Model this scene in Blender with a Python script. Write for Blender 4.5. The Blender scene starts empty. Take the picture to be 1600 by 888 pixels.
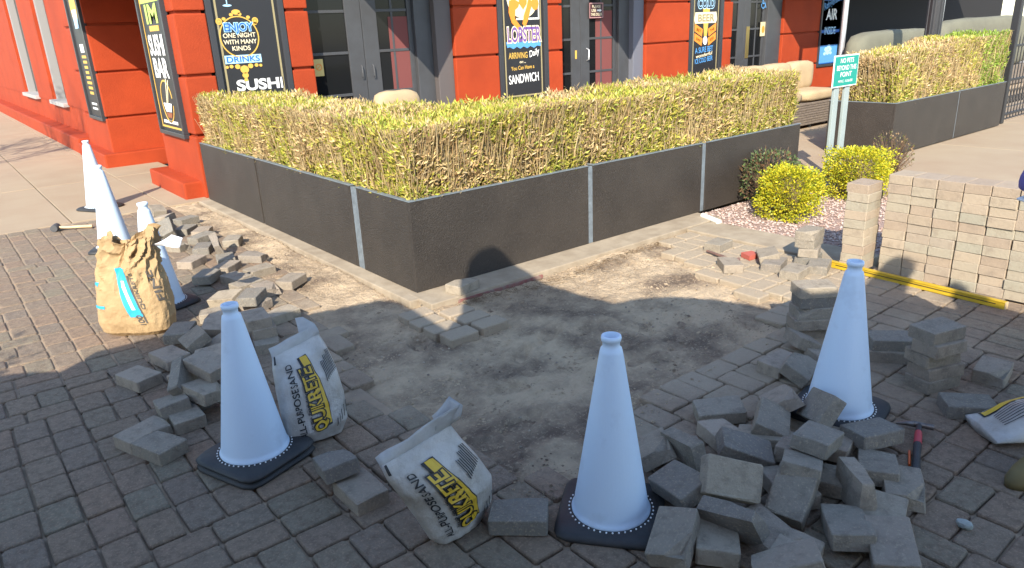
import bpy, bmesh, math, random
import numpy as np
from mathutils import Vector, Matrix, Euler, noise
random.seed(7)
rng = np.random.default_rng(11)
R = math.radians
scene = bpy.context.scene
COL = scene.collection

# ------------------------------------------------------------ camera, sky, sun, exposure
CAM_H, FPX, PITCH, ROLL, HEAD = 1.69, 1140.0, R(19.2), R(2.6), R(52.0)
_E1 = Vector((math.sin(HEAD), math.cos(HEAD), 0))     # world X (along the facade) in heading space
_E2 = Vector((-math.cos(HEAD), math.sin(HEAD), 0))    # world Y (towards the building)
def to_world(v): return Vector((v.dot(_E1), v.dot(_E2), v.z))
_f = Vector((0, math.cos(PITCH), -math.sin(PITCH))); _r = Vector((1, 0, 0)); _u = _r.cross(_f)
_c, _s = math.cos(ROLL), math.sin(ROLL)
CR, CU, CF = to_world(_c*_r - _s*_u), to_world(_s*_r + _c*_u), to_world(_f)
def ground(x, y, z=0.0):
    """where the photograph's sight line through (x, y) meets height z"""
    d = CR*((x-800)/FPX) - CU*((y-444)/FPX) + CF
    return Vector((0, 0, CAM_H)) + d*((z-CAM_H)/d.z)
cam = bpy.data.cameras.new('camera'); cam.sensor_width = 36; cam.lens = FPX/1600*36
cam.clip_start = .05; cam.clip_end = 400
camo = bpy.data.objects.new('camera', cam); COL.objects.link(camo)
m = Matrix((CR, CU, -CF)).transposed().to_4x4(); m.translation = (0, 0, CAM_H)
camo.matrix_world = m
scene.camera = camo

SUN_EL = R(33.0)
SUN_AZ = HEAD - R(9.0)                                 # the way the light travels, from +X towards +Y
LDIR = Vector((math.cos(SUN_AZ)*math.cos(SUN_EL), math.sin(SUN_AZ)*math.cos(SUN_EL), -math.sin(SUN_EL)))
world = bpy.data.worlds.new('World'); scene.world = world; world.use_nodes = True
wn = world.node_tree.nodes; wl = world.node_tree.links
sky = wn.new('ShaderNodeTexSky'); sky.sky_type = 'NISHITA'; sky.sun_disc = False
sky.sun_elevation = SUN_EL
to_sun = -LDIR
sky.sun_rotation = math.atan2(to_sun.x, to_sun.y)
sky.air_density = 1.0; sky.dust_density = 0.5; sky.ozone_density = 2.0
wn['Background'].inputs['Strength'].default_value = 0.125
wl.new(sky.outputs['Color'], wn['Background'].inputs['Color'])
sl = bpy.data.lights.new('sun', 'SUN'); sl.energy = 3.1; sl.angle = R(.3); sl.color = (1, .92, .79)
sun = bpy.data.objects.new('sun', sl); COL.objects.link(sun)
sun.rotation_euler = LDIR.to_track_quat('-Z', 'Y').to_euler()
vs = scene.view_settings
vs.view_transform = 'Standard'; vs.look = 'None'; vs.gamma = 1; vs.use_curve_mapping = False
vs.exposure = 1.62

# ------------------------------------------------------------ helpers
def link(o, parent=None):
    COL.objects.link(o)
    if parent is not None: o.parent = parent
    return o
def tag(o, label=None, cat=None, group=None, kind=None):
    if label: o['label'] = label
    if cat: o['category'] = cat
    if group: o['group'] = group
    if kind: o['kind'] = kind
    return o
def empty(name, loc=(0, 0, 0), rot=(0, 0, 0)):
    o = bpy.data.objects.new(name, None); o.location = loc; o.rotation_euler = rot; o.empty_display_size = .1
    return link(o)
class MB:
    """collects verts and faces, builds one mesh object"""
    def __init__(s): s.v = []; s.f = []; s.sm = []
    def add(s, v, f, smooth=False):
        n = len(s.v); s.v += [tuple(p) for p in v]; s.f += [tuple(i+n for i in q) for q in f]; s.sm += [smooth]*len(f)
        return s
    def box(s, x0, x1, y0, y1, z0, z1, M=None):
        v = [Vector((x, y, z)) for z in (z0, z1) for x, y in ((x0, y0), (x1, y0), (x1, y1), (x0, y1))]
        if M is not None: v = [M @ p for p in v]
        return s.add(v, [(3, 2, 1, 0), (4, 5, 6, 7), (0, 1, 5, 4), (1, 2, 6, 5), (2, 3, 7, 6), (3, 0, 4, 7)])
    def cbox(s, x0, x1, y0, y1, z0, z1, c=.01, M=None):
        """box with all edges chamfered"""
        b = bmesh.new(); bmesh.ops.create_cube(b, size=1)
        for p in b.verts: p.co = Vector((x0 if p.co.x < 0 else x1, y0 if p.co.y < 0 else y1, z0 if p.co.z < 0 else z1))
        bmesh.ops.bevel(b, geom=list(b.edges), offset=c, segments=2, affect='EDGES', profile=.6)
        return s.bm(b, M)
    def bm(s, b, M=None, smooth=False):
        b.verts.ensure_lookup_table(); b.verts.index_update()
        v = [(M @ p.co if M is not None else p.co.copy()) for p in b.verts]
        s.add(v, [[q.index for q in f.verts] for f in b.faces], smooth); b.free(); return s
    def tube(s, pts, rad, n=8, cap=True, smooth=True):
        pts = [Vector(p) for p in pts]
        rad = rad if isinstance(rad, (list, tuple)) else [rad]*len(pts)
        v = []; f = []
        for i, p in enumerate(pts):
            d = (pts[min(i+1, len(pts)-1)] - pts[max(i-1, 0)]).normalized()
            a = d.orthogonal().normalized() if abs(d.z) < .95 else Vector((1, 0, 0)); a = (a - d*a.dot(d)).normalized()
            b = d.cross(a)
            for k in range(n):
                t = 2*math.pi*k/n; v.append(p + (a*math.cos(t) + b*math.sin(t))*rad[i])
        for i in range(len(pts)-1):
            for k in range(n):
                f.append((i*n+k, i*n+(k+1) % n, (i+1)*n+(k+1) % n, (i+1)*n+k))
        s.add(v, f, smooth)
        if cap:
            s.add(v[:n], [tuple(range(n))[::-1]]); s.add(v[-n:], [tuple(range(n))])
        return s
    def lathe(s, prof, n=32, smooth=True):
        v = [(r*math.cos(2*math.pi*k/n), r*math.sin(2*math.pi*k/n), z) for r, z in prof for k in range(n)]
        f = [(i*n+k, i*n+(k+1) % n, (i+1)*n+(k+1) % n, (i+1)*n+k) for i in range(len(prof)-1) for k in range(n)]
        return s.add(v, f, smooth)
    def poly(s, pts, z0, z1):
        """outline in XY extruded from z0 to z1"""
        n = len(pts); v = [(x, y, z0) for x, y in pts] + [(x, y, z1) for x, y in pts]
        ar = sum(pts[i][0]*pts[(i+1) % n][1] - pts[(i+1) % n][0]*pts[i][1] for i in range(n))
        up = tuple(range(n, 2*n)); dn = tuple(range(n))[::-1]
        f = [up, dn] + [(i, (i+1) % n, n+(i+1) % n, n+i) for i in range(n)]
        if ar < 0: f = [q[::-1] for q in f]
        return s.add(v, f)
    def mesh(s, name, mat):
        me = bpy.data.meshes.new(name); me.from_pydata(s.v, [], s.f)
        me.polygons.foreach_set('use_smooth', s.sm); me.update()
        if mat: me.materials.append(mat)
        return me
    def build(s, name, mat, parent=None):
        return link(bpy.data.objects.new(name, s.mesh(name, mat)), parent)
def copy_tree(o, parent=None):
    c = o.copy(); link(c, parent)
    for ch in list(o.children): copy_tree(ch, c)
    return c
def ell(cx, cy, rx, ry, n=24, a0=0, a1=360):
    k = n if a1-a0 >= 360 else n+1
    return [(cx+rx*math.cos(R(a0+(a1-a0)*i/n)), cy+ry*math.sin(R(a0+(a1-a0)*i/n))) for i in range(k)]
def ring(mb, cx, cy, rx, ry, w, z0, z1, n=36, a0=0, a1=360):
    o = ell(cx, cy, rx, ry, n, a0, a1); i = ell(cx, cy, rx-w, ry-w, n, a0, a1)
    m = len(o); last = m if a1-a0 >= 360 else m-1
    for k in range(last):
        j = (k+1) % m
        mb.poly([o[k], o[j], i[j], i[k]], z0, z1)

# ------------------------------------------------------------ materials
MATS = {}
def mat(name, col, rough=.75, col2=None, scale=6, detail=6, bump=0, bscale=60, metal=0, spec=.5, var=0, coord='Object', speck=None, transl=0, contrast=(.35, .65), colors=None, emit=None, coat=0, dust=None):
    if name in MATS: return MATS[name]
    M = bpy.data.materials.new(name); M.use_nodes = True; MATS[name] = M
    nt = M.node_tree; N = nt.nodes; L = nt.links; b = N['Principled BSDF']
    b.inputs['Roughness'].default_value = rough; b.inputs['Metallic'].default_value = metal
    b.inputs['Specular IOR Level'].default_value = spec
    if coat: b.inputs['Coat Weight'].default_value = coat
    tc = N.new('ShaderNodeTexCoord'); vec = tc.outputs[coord]
    oi = N.new('ShaderNodeObjectInfo')
    geo = N.new('ShaderNodeNewGeometry')
    # offset pattern per object so that copies do not repeat
    ad = N.new('ShaderNodeVectorMath'); ad.operation = 'ADD'
    mu = N.new('ShaderNodeMath'); mu.operation = 'MULTIPLY'; mu.inputs[1].default_value = 37.0
    L.new(oi.outputs['Random'], mu.inputs[0]); L.new(vec, ad.inputs[0]); L.new(mu.outputs[0], ad.inputs[1])
    v = ad.outputs[0]
    def rgb(c): 
        n = N.new('ShaderNodeRGB'); n.outputs[0].default_value = (*c, 1); return n.outputs[0]
    def mix(a, bb, fac, mode='MIX'):
        n = N.new('ShaderNodeMix'); n.data_type = 'RGBA'; n.blend_type = mode
        L.new(a, n.inputs[6]); L.new(bb, n.inputs[7])
        if isinstance(fac, (int, float)): n.inputs[0].default_value = fac
        else: L.new(fac, n.inputs[0])
        return n.outputs[2]
    def nz(sc, det=detail, ro=.6):
        n = N.new('ShaderNodeTexNoise'); n.inputs['Scale'].default_value = sc; n.inputs['Detail'].default_value = det
        n.inputs['Roughness'].default_value = ro; L.new(v, n.inputs['Vector']); return n.outputs['Fac']
    def ramp(fac, a, bb):
        n = N.new('ShaderNodeMapRange'); n.inputs[1].default_value = a; n.inputs[2].default_value = bb; L.new(fac, n.inputs[0]); return n.outputs[0]
    rnd = None
    if colors or var:
        a2 = N.new('ShaderNodeMath'); a2.operation = 'ADD'; L.new(oi.outputs['Random'], a2.inputs[0]); L.new(geo.outputs['Random Per Island'], a2.inputs[1])
        fr = N.new('ShaderNodeMath'); fr.operation = 'FRACT'; L.new(a2.outputs[0], fr.inputs[0]); rnd = fr.outputs[0]
    if colors:
        cr = N.new('ShaderNodeValToRGB'); cr.color_ramp.interpolation = 'LINEAR'
        e = cr.color_ramp.elements
        while len(e) < len(colors): e.new(.5)
        for i, c in enumerate(colors): e[i].position = i/(len(colors)-1); e[i].color = (*c, 1)
        L.new(rnd, cr.inputs[0]); c = cr.outputs[0]
    else: c = rgb(col)
    if col2: c = mix(c, rgb(col2), ramp(nz(scale), *contrast))
    if var:
        h = N.new('ShaderNodeHueSaturation'); mr = N.new('ShaderNodeMapRange'); mr.inputs[3].default_value = 1-var; mr.inputs[4].default_value = 1+var
        L.new(rnd, mr.inputs[0]); L.new(mr.outputs[0], h.inputs['Value']); L.new(c, h.inputs['Color']); c = h.outputs[0]
    if speck:
        sc, amt, scol = speck
        c = mix(c, rgb(scol), ramp(nz(sc, 3, .8), 1-amt-.12, 1-amt+.12))
    if dust:
        (dx, dy, r0, r1, dcol) = dust
        ds = N.new('ShaderNodeVectorMath'); ds.operation = 'DISTANCE'; ds.inputs[1].default_value = (dx, dy, -.0)
        L.new(geo.outputs['Position'], ds.inputs[0])
        n = N.new('ShaderNodeTexNoise'); n.inputs['Scale'].default_value = 3.5; n.inputs['Detail'].default_value = 8; n.inputs['Roughness'].default_value = .65
        L.new(geo.outputs['Position'], n.inputs['Vector'])
        mm = N.new('ShaderNodeMath'); mm.operation = 'MULTIPLY_ADD'; mm.inputs[1].default_value = -1.8; L.new(n.outputs['Fac'], mm.inputs[0]); L.new(ds.outputs['Value'], mm.inputs[2])
        fa = ramp(mm.outputs[0], r1-.9, r0-.9); sc_ = N.new('ShaderNodeMath'); sc_.operation = 'MULTIPLY'; sc_.inputs[1].default_value = .75; L.new(fa, sc_.inputs[0])
        c = mix(c, rgb(dcol), sc_.outputs[0])
    L.new(c, b.inputs['Base Color'])
    if bump:
        bp = N.new('ShaderNodeBump'); bp.inputs['Strength'].default_value = min(bump, 1); bp.inputs['Distance'].default_value = .004*max(bump, 1)
        L.new(nz(bscale, 8, .7), bp.inputs['Height']); L.new(bp.outputs[0], b.inputs['Normal'])
    if transl:
        t = N.new('ShaderNodeBsdfTranslucent'); L.new(c, t.inputs[0]); ms = N.new('ShaderNodeMixShader'); ms.inputs[0].default_value = transl
        L.new(b.outputs[0], ms.inputs[1]); L.new(t.outputs[0], ms.inputs[2]); L.new(ms.outputs[0], N['Material Output'].inputs[0])
    return M
def leaf_mat(name, transl=.25):
    M = bpy.data.materials.new(name); M.use_nodes = True
    nt = M.node_tree; N = nt.nodes; L = nt.links; b = N['Principled BSDF']
    a = N.new('ShaderNodeVertexColor'); a.layer_name = 'tint'; L.new(a.outputs[0], b.inputs['Base Color'])
    b.inputs['Roughness'].default_value = .5; b.inputs['Specular IOR Level'].default_value = .35
    t = N.new('ShaderNodeBsdfTranslucent'); L.new(a.outputs[0], t.inputs[0]); ms = N.new('ShaderNodeMixShader'); ms.inputs[0].default_value = transl
    L.new(b.outputs[0], ms.inputs[1]); L.new(t.outputs[0], ms.inputs[2]); L.new(ms.outputs[0], N['Material Output'].inputs[0])
    return M
PAV = [(.245, .175, .115), (.215, .168, .12), (.262, .18, .118), (.20, .16, .12), (.245, .185, .126), (.21, .182, .126), (.255, .176, .12)]
M_pav = mat('laid paver concrete', (0.21, 0.15, 0.108), .9, (0.126, 0.0862, 0.0576), 30, bump=3, bscale=75, colors=PAV, speck=(95, .36, (0.378, 0.264, 0.176)), contrast=(.42, .78), dust=(3.5, 3.5, 1.5, 2.5, (.42, .34, .24)))
M_loose = mat('loose paver concrete', (.2, .2, .2), .92, (.14, .115, .085), 18, bump=2.5, bscale=70, colors=[(.30, .25, .185), (.20, .185, .155), (.36, .30, .22), (.165, .155, .135), (.33, .265, .20), (.25, .215, .165), (.38, .31, .235)], speck=(90, .34, (.45, .37, .265)), contrast=(.48, .85))
M_wallp = mat('stacked paver concrete', (0.27, 0.238, 0.196), .9, (0.225, 0.176, 0.128), 16, bump=1.0, bscale=60, colors=[(0.315, 0.242, 0.17), (0.351, 0.282, 0.2), (0.302, 0.273, 0.204), (0.36, 0.286, 0.204), (0.306, 0.233, 0.166), (0.333, 0.277, 0.208)], speck=(80, .32, (0.405, 0.326, 0.238)), contrast=(.5, .85))
M_sand = mat('bedding sand', (.60, .455, .295), .95, (.165, .115, .078), 2.6, detail=12, bump=10, bscale=30, speck=(45, .34, (.63, .49, .32)), contrast=(.41, .66))
M_conc = mat('pale concrete', (0.345, 0.268, 0.178), .9, (0.312, 0.228, 0.148), 1.6, bump=1, bscale=60, speck=(50, .25, (0.4, 0.304, 0.202)), contrast=(.35, .7))
M_curb = mat('curb concrete', (0.361, 0.296, 0.211), .9, (0.271, 0.215, 0.149), 7, bump=.9, bscale=60, speck=(90, .22, (0.41, 0.34, 0.248)))
M_grav = mat('gravel bed', (.36, .25, .2), .95, (.25, .17, .14), 40, bump=1.5, bscale=90)
M_peb = mat('gravel pebble', (.4, .3, .25), .9, colors=[(.45, .31, .25), (.36, .24, .19), (.5, .39, .33), (.33, .27, .25), (.42, .33, .27)], var=.15)
M_red = mat('red stucco paint', (.36, .050, .014), .7, (.29, .040, .012), 1.6, bump=1.0, bscale=45, spec=.2, speck=(14, .12, (.30, .055, .022)))
M_char = mat('charcoal door paint', (.060, .062, .066), .5, (.05, .05, .052), 4)
M_black = mat('black sign paint', (.018, .018, .020), .45)
M_frame = mat('dark sign frame', (.035, .036, .04), .4)
M_gold = mat('gold sign paint', (.62, .38, .07), .5)
M_tan = mat('tan sign line paint', (.30, .25, .13), .5)
M_white = mat('white sign paint', (.8, .8, .77), .5)
M_cream = mat('cream sign paint', (.75, .66, .45), .5)
M_blue = mat('blue sign paint', (.09, .30, .62), .5)
M_lblue = mat('light blue sign paint', (.38, .62, .80), .5)
M_dblue = mat('deep blue sign paint', (.02, .12, .42), .5)
M_purple = mat('purple sign paint', (.16, .08, .28), .5)
M_orange = mat('orange sign paint', (.75, .25, .03), .5)
M_lime = mat('lime sign paint', (.42, .55, .12), .5)
M_glass = mat('dark door glass', (.010, .011, .012), .08, spec=.22)
M_dark = mat('unlit interior', (.012, .011, .011), .9)
M_plant = mat('planter metal paint', (.047, .039, .032), .5, (.035, .029, .024), 3, bump=2, bscale=90, speck=(60, .33, (.078, .069, .060)), spec=.3)
M_plseam = mat('planter seam metal', (.17, .20, .22), .5, (.12, .14, .155), 20)
M_soil = mat('dark soil', (.05, .035, .025), 1)
M_cone = mat('white cone vinyl', (.58, .70, .82), .45, (.40, .47, .55), 7, spec=.35, contrast=(.58, .95), bump=.4, bscale=12)
M_rub = mat('black rubber', (.018, .018, .019), .6, (.035, .034, .033), 9, bump=.3, bscale=80)
M_wood = mat('pale hammer wood', (.62, .46, .26), .6, (.5, .36, .2), 20)
M_steel = mat('tool steel', (.25, .22, .2), .45, (.16, .13, .11), 30, metal=.8)
M_yel = mat('yellow level enamel', (.52, .34, .015), .5, (.40, .26, .015), 12)
M_wick = mat('grey wicker', (.20, .16, .12), .8, (.13, .10, .08), 30, bump=.6, bscale=70)
M_cush = mat('tan cushion cloth', (.44, .325, .185), .9, (.38, .28, .16), 4, bump=.3, bscale=200)
M_olive = mat('olive bench cloth', (.155, .15, .105), .9, (.13, .125, .09), 3, bump=.3, bscale=150)
M_iron = mat('black wrought iron', (.02, .02, .022), .5)
M_galv = mat('brushed post metal', (.55, .56, .58), .35, metal=.6)
M_green = mat('green sign enamel', (.0, .26, .20), .45)
M_post = mat('grey green post paint', (.30, .35, .335), .6, (.26, .31, .30), 5)
M_bagp = mat('clear white bag plastic', (.54, .51, .46), .34, (.33, .29, .235), 6, bump=3.0, bscale=16, spec=.6, contrast=(.4, .7))
M_bagt = mat('empty bag film', (.60, .59, .56), .25, (.46, .45, .42), 9, bump=1.2, bscale=30, spec=.6, transl=.3)
M_ink = mat('black bag ink', (.015, .015, .015), .45)
M_byel = mat('yellow bag ink', (.68, .44, .03), .45, (.55, .35, .03), 9)
M_kraft = mat('brown kraft paper', (.43, .295, .15), .85, (.34, .225, .11), 5, bump=2.0, bscale=24)
M_kblue = mat('blue bag ink', (.03, .36, .60), .6)
M_kgrey = mat('dark grey bag ink', (.09, .08, .07), .7)
M_pvc = mat('white pvc', (.8, .79, .75), .35)
M_stone = mat('grey green stone', (.33, .36, .33), .9, (.24, .26, .24), 20, bump=1, bscale=60)
M_twig = mat('dry twig bark', (.28, .19, .11), .9, (.2, .13, .08), 20)
M_leaf = leaf_mat('hedge leaf')
M_dirt = mat('root and dirt litter', (.16, .10, .05), 1, (.22, .15, .08), 30)

# lettering: text turned into a mesh in its own XY plane, letters standing on y = 0
def text_mesh(s, size=1.0, sx=1.0, bold=0.0, align='CENTER', shear=0.0):
    cu = bpy.data.curves.new('lettering', 'FONT'); cu.body = s; cu.size = size; cu.align_x = align; cu.offset = bold; cu.shear = shear
    cu.resolution_u = 6
    o = bpy.data.objects.new('lettering', cu); COL.objects.link(o)
    dg = bpy.context.evaluated_depsgraph_get(); me = o.evaluated_get(dg).to_mesh()
    v = np.array([(p.co.x*sx, p.co.y) for p in me.vertices]); f = [tuple(q.vertices) for q in me.polygons]
    o.evaluated_get(dg).to_mesh_clear(); bpy.data.objects.remove(o); bpy.data.curves.remove(cu)
    return v, f
def letter(s, parent, x, y, h, material, width=None, bold=0.0, rot=0.0, z=.004, shear=0.0, outline=None):
    """lettering of cap height h, centred at x, baseline y, on the parent's XY plane"""
    size = h/.7
    v, f = text_mesh(s, size, 1, bold*h, shear=shear)
    if width:
        w = v[:, 0].max()-v[:, 0].min(); v[:, 0] *= width/w
    c, sn = math.cos(R(rot)), math.sin(R(rot))
    if outline:
        v2, f2 = text_mesh(s, size, 1, (bold+.09)*h, shear=shear)
        if width: v2[:, 0] *= width/w
        MB().add([(x+a*c-b*sn, y+a*sn+b*c, z-.0015) for a, b in v2], f2).build('lettering', outline, parent)
    return MB().add([(x+a*c-b*sn, y+a*sn+b*c, z) for a, b in v], f).build('lettering', material, parent)
# ------------------------------------------------------------ ground
def sheet(name, x0, x1, y0, y1, z, material, kind='structure'):
    return tag(MB().add([(x0, y0, z), (x1, y0, z), (x1, y1, z), (x0, y1, z)], [(0, 1, 2, 3)]).build(name, material), kind=kind)
sheet('ground', -150, 150, -150, 150, -.22, mat('far ground', (.30, .25, .2), .95, (.22, .19, .16), .4))

# pale concrete pavement to the left of the building, cast in slabs
def slabs(name, xs, ys, z, material, gap=.006):
    root = tag(empty(name), kind='structure')
    for i in range(len(xs)-1):
        for j in range(len(ys)-1):
            MB().cbox(xs[i]+gap, xs[i+1]-gap, ys[j]+gap, ys[j+1]-gap, z-.12, z+random.uniform(-.002, .002), .006).build('slab', material, root)
    MB().box(xs[0], xs[-1], ys[0], ys[-1], z-.15, z-.02).build('slab_base', M_curb, root)
    return root
slabs('pavement', [-9, -6.5, -4, -1.5, 1.0, 1.95, 2.75], [8.64, 11.3, 14.3, 17.5, 21, 25, 30, 40], 0.0, M_conc)
slabs('patio', [2.75, 4.6, 7.3, 9.9, 12.6, 15.5, 19, 24], [4.30, 6.2, 8.68], 0.0, M_conc)
slabs('walkway', [8.2, 10.6, 13.2, 16, 20, 26], [-6, -3, -.6, 1.7, 4.30], -.001, M_conc)

HOLE = [(2.30, 8.3), (2.16, 7.5), (2.01, 6.12), (1.85, 5.2), (1.72, 4.4), (1.51, 3.44), (1.38, 3.05), (1.38, 2.79), (1.55, 2.72), (1.50, 2.14), (1.59, 1.85), (2.0, 1.9), (2.29, 2.02),
        (2.68, 2.1), (2.83, 2.06), (3.21, 2.02), (3.7, 2.2), (3.95, 2.4), (4.17, 3.08), (4.46, 3.61), (4.65, 3.9), (2.3, 3.9)]
def inside(p, poly):
    c = False; n = len(poly)
    for i in range(n):
        a, b = poly[i], poly[(i+1) % n]
        if (a[1] > p[1]) != (b[1] > p[1]) and p[0] < (b[0]-a[0])*(p[1]-a[1])/(b[1]-a[1])+a[0]: c = not c
    return c
def pdist(p, poly):
    P = Vector((p[0], p[1])); d = 9
    for i in range(len(poly)):
        a = Vector(poly[i]); b = Vector(poly[(i+1) % len(poly)]); t = max(0, min(1, (P-a).dot(b-a)/(b-a).length_squared)); d = min(d, (a+(b-a)*t-P).length)
    return d
# the dug-out bed of sand: uneven, trodden, with footprints and dragged ridges
def sand_bed():
    st = .02; nx, ny = int(4.0/st), int(7.0/st); x0, y0 = 1.1, 1.65
    feet = [(2.62, 3.02, .5), (2.86, 2.93, .2), (3.12, 2.72, .9), (2.05, 2.62, -.3), (2.45, 2.45, .4), (1.98, 3.45, 1.2), (2.75, 2.45, .1), (3.35, 2.62, .6), (1.85, 2.35, 0), (2.3, 2.9, .8)]
    v = []
    for j in range(ny+1):
        for i in range(nx+1):
            x, y = x0+i*st, y0+j*st
            ins = inside((x, y), HOLE); d = pdist((x, y), HOLE)
            z = -.034
            z += .020*noise.noise(Vector((x*1.6, y*1.6, 3))) + .015*noise.noise(Vector((x*5, y*5, 7))) + .012*noise.noise(Vector((x*14, y*14, 1))) +   .009*noise.noise(Vector((x*38, y*38, 5)))
            r = noise.noise(Vector((x*2.2+.6*noise.noise(Vector((x, y, 9))), y*2.2, 2)))
            z += .010*max(0, math.sin((x*.8+y*1.3)*16+6*r))*max(0, r+.1)
            for fx, fy, a in feet:
                dx, dy = x-fx, y-fy; u = dx*math.cos(a)+dy*math.sin(a); w = -dx*math.sin(a)+dy*math.cos(a)
                e = (u/.13)**2+(w/.05)**2
                z += -.028*math.exp(-e*1.6)+.014*math.exp(-(math.sqrt(e)-1.5)**2*5)
            if y > 4.3: z += .014
            gx, gy = (x*1.0+.03*math.sin(y*3)) % .21, y % .14
            if noise.noise(Vector((x*.9, y*.9, 21))) > .02: z += .006*(1-min(1, min(gx, .21-gx, gy, .14-gy)/.014))
            if ins: z = min(z, -.006) if d < .03 else z
            else: z = min(z, -.012)
            if x > 2.26 and y > 3.9: z = -.05
            v.append((x, y, z))
    f = [(j*(nx+1)+i, j*(nx+1)+i+1, (j+1)*(nx+1)+i+1, (j+1)*(nx+1)+i) for j in range(ny) for i in range(nx)]
    return tag(MB().add(v, f, True).build('sand_bed', M_sand), kind='structure')
sand_bed()
sheet('bedding', -6, 5.1, -4, 8.64, -.052, M_sand)

# laid pavers
PL, PW_, PT = .21, .14, .06
def paver_mesh(name, L, Wd, T, material, seed, jit=.0016, ch=.006, cut=.010, chip=0):
    """a cast paver: slightly uneven outline, worn chamfer round the top"""
    rn = random.Random(seed); k = 3
    out = []
    hx, hy = L/2, Wd/2
    cs = [(-hx, -hy), (hx, -hy), (hx, hy), (-hx, hy)]
    for a in range(4):
        p, q = Vector(cs[a]), Vector(cs[(a+1) % 4]); d = (q-p).normalized(); n = Vector((d.y, -d.x))
        for t in (cut, (q-p).length*.5, (q-p).length-cut):
            w = p+d*t+n*rn.uniform(-jit, jit*.6); out.append(w)
    n = len(out); v = []
    for z, sc in ((-T/2, 0.0), (T/2-ch*1.1, 0.0), (T/2-ch*.25, .45), (T/2, 1.15)):
        for w in out:
            l = w.length; v.append((w.x*(1-sc*ch/hx*1.0), w.y*(1-sc*ch/hy*1.0), z+(rn.uniform(-.0008, .0008) if z > 0 else 0)))
    for q in range(chip):
        a = rn.randrange(4); d = rn.uniform(.008, .020)
        for i_ in ((3*a+2), (3*a+3) % n):
            for ring_, z_ in ((1, -.5), (2, -.75), (3, -.55)):
                x_, y_, zz = v[ring_*n+i_]; l_ = math.hypot(x_, y_); v[ring_*n+i_] = (x_*(1-d*(.4 if ring_ == 1 else 1)/l_), y_*(1-d*(.4 if ring_ == 1 else 1)/l_), zz+d*z_)
    f = [tuple(range(n))[::-1]]
    for r_ in range(3):
        for i in range(n): f.append((r_*n+i, r_*n+(i+1) % n, (r_+1)*n+(i+1) % n, (r_+1)*n+i))
    f.append(tuple(range(3*n, 4*n)))
    return MB().add(v, f).mesh(name, material)
VL = [paver_mesh('paver', PL-.008, PW_-.008, PT, M_pav, i, .0022, .007) for i in range(6)]
def field():
    u = .07; out = []
    bx = -3.5
    while bx < 5.2:
        y = -1.6 + random.choice((0, u, -u)); prev = 0
        while y < 8.62:
            t = 0 if random.random() < (.55 if y < 4.3 else .8) else 1
            h = 3*u if t == 0 else 2*u
            if t == 0:
                for k in range(3): out.append((bx+u+2*u*k, y+h/2, 90))
            else:
                for k in range(2): out.append((bx+1.5*u+3*u*k, y+h/2, 0))
            y += h
        bx += 6*u
    return out
paving = tag(empty('paving'), kind='structure')
cells = []
for x, y, a in field():
    if y > 8.55 or x > 4.98: continue
    if x > 2.05 and y > 3.8 and not (x > 4.62 and y < 3.95 and False): continue
    if x > 1.95 and y > 5.9: continue
    d = pdist((x, y), HOLE)
    if inside((x, y), HOLE) and d > .035: continue
    if not inside((x, y), HOLE) and d < .035 and random.random() < .25: continue
    if y > 3.15 and x > 4.9: continue
    cells.append((x, y, a))
for x, y, a in [(2.19, 3.33, 0), (2.42, 3.34, 0), (2.17, 3.48, 0), (2.40, 3.49, 0), (2.16, 3.63, 0), (2.39, 3.64, 0), (2.17, 3.78, 0)]:
    cells.append((x, y, a))
def px_of(p):
    d = Vector(p)-Vector((0, 0, CAM_H)); w = d.dot(CF)
    if w < .2: return None
    return 800+FPX*d.dot(CR)/w, 444-FPX*d.dot(CU)/w, w
scored = []
for c in cells:
    q = px_of((c[0], c[1], 0)); s = 0
    if q and -20 < q[0] < 1620 and -20 < q[1] < 910: s = 1/q[2]**2
    elif q and not (-900 < q[0] < 2500 and q[1] < 1600): continue
    elif not q: continue
    scored.append((s, c))
scored.sort(key=lambda t: -t[0])
rest = MB()
for i, (s, (x, y, a)) in enumerate(scored):
    near_hole = pdist((x, y), HOLE) < .12
    tilt = .018 if near_hole else .006
    rot = (random.gauss(0, tilt), random.gauss(0, tilt), R(a+random.gauss(0, .5)+random.choice((0, 180))))
    loc = (x+random.gauss(0, .0012), y+random.gauss(0, .0012), -PT/2+random.gauss(0, .0014))
    if 2.02 < x < 2.6 and 3.2 < y < 3.86: loc = (loc[0], loc[1], loc[2]+.022)
    me = VL[i % 6]
    if i < 299 and s > 0:
        o = bpy.data.objects.new('paver', me); link(o, paving); o.location = loc; o.rotation_euler = rot
    else:
        M = Matrix.Translation(loc) @ Euler(rot).to_matrix().to_4x4()
        rest.add([M @ q.co for q in me.vertices], [tuple(p.vertices) for p in me.polygons])
tag(rest.build('far_pavers', M_pav, paving), kind='stuff')
# sand swept into the joints
sheet('joint_sand', -6, 1.45, 4.3, 8.63, -.0095, mat('joint sand', (.36, .27, .18), 1, (.22, .165, .115), 5))
sheet('joint_sand', -6, 4.98, -4, 1.8, -.0186, MATS['joint sand'])
sheet('joint_sand', -6, 1.45, 1.8, 4.3, -.0185, MATS['joint sand'])

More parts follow.
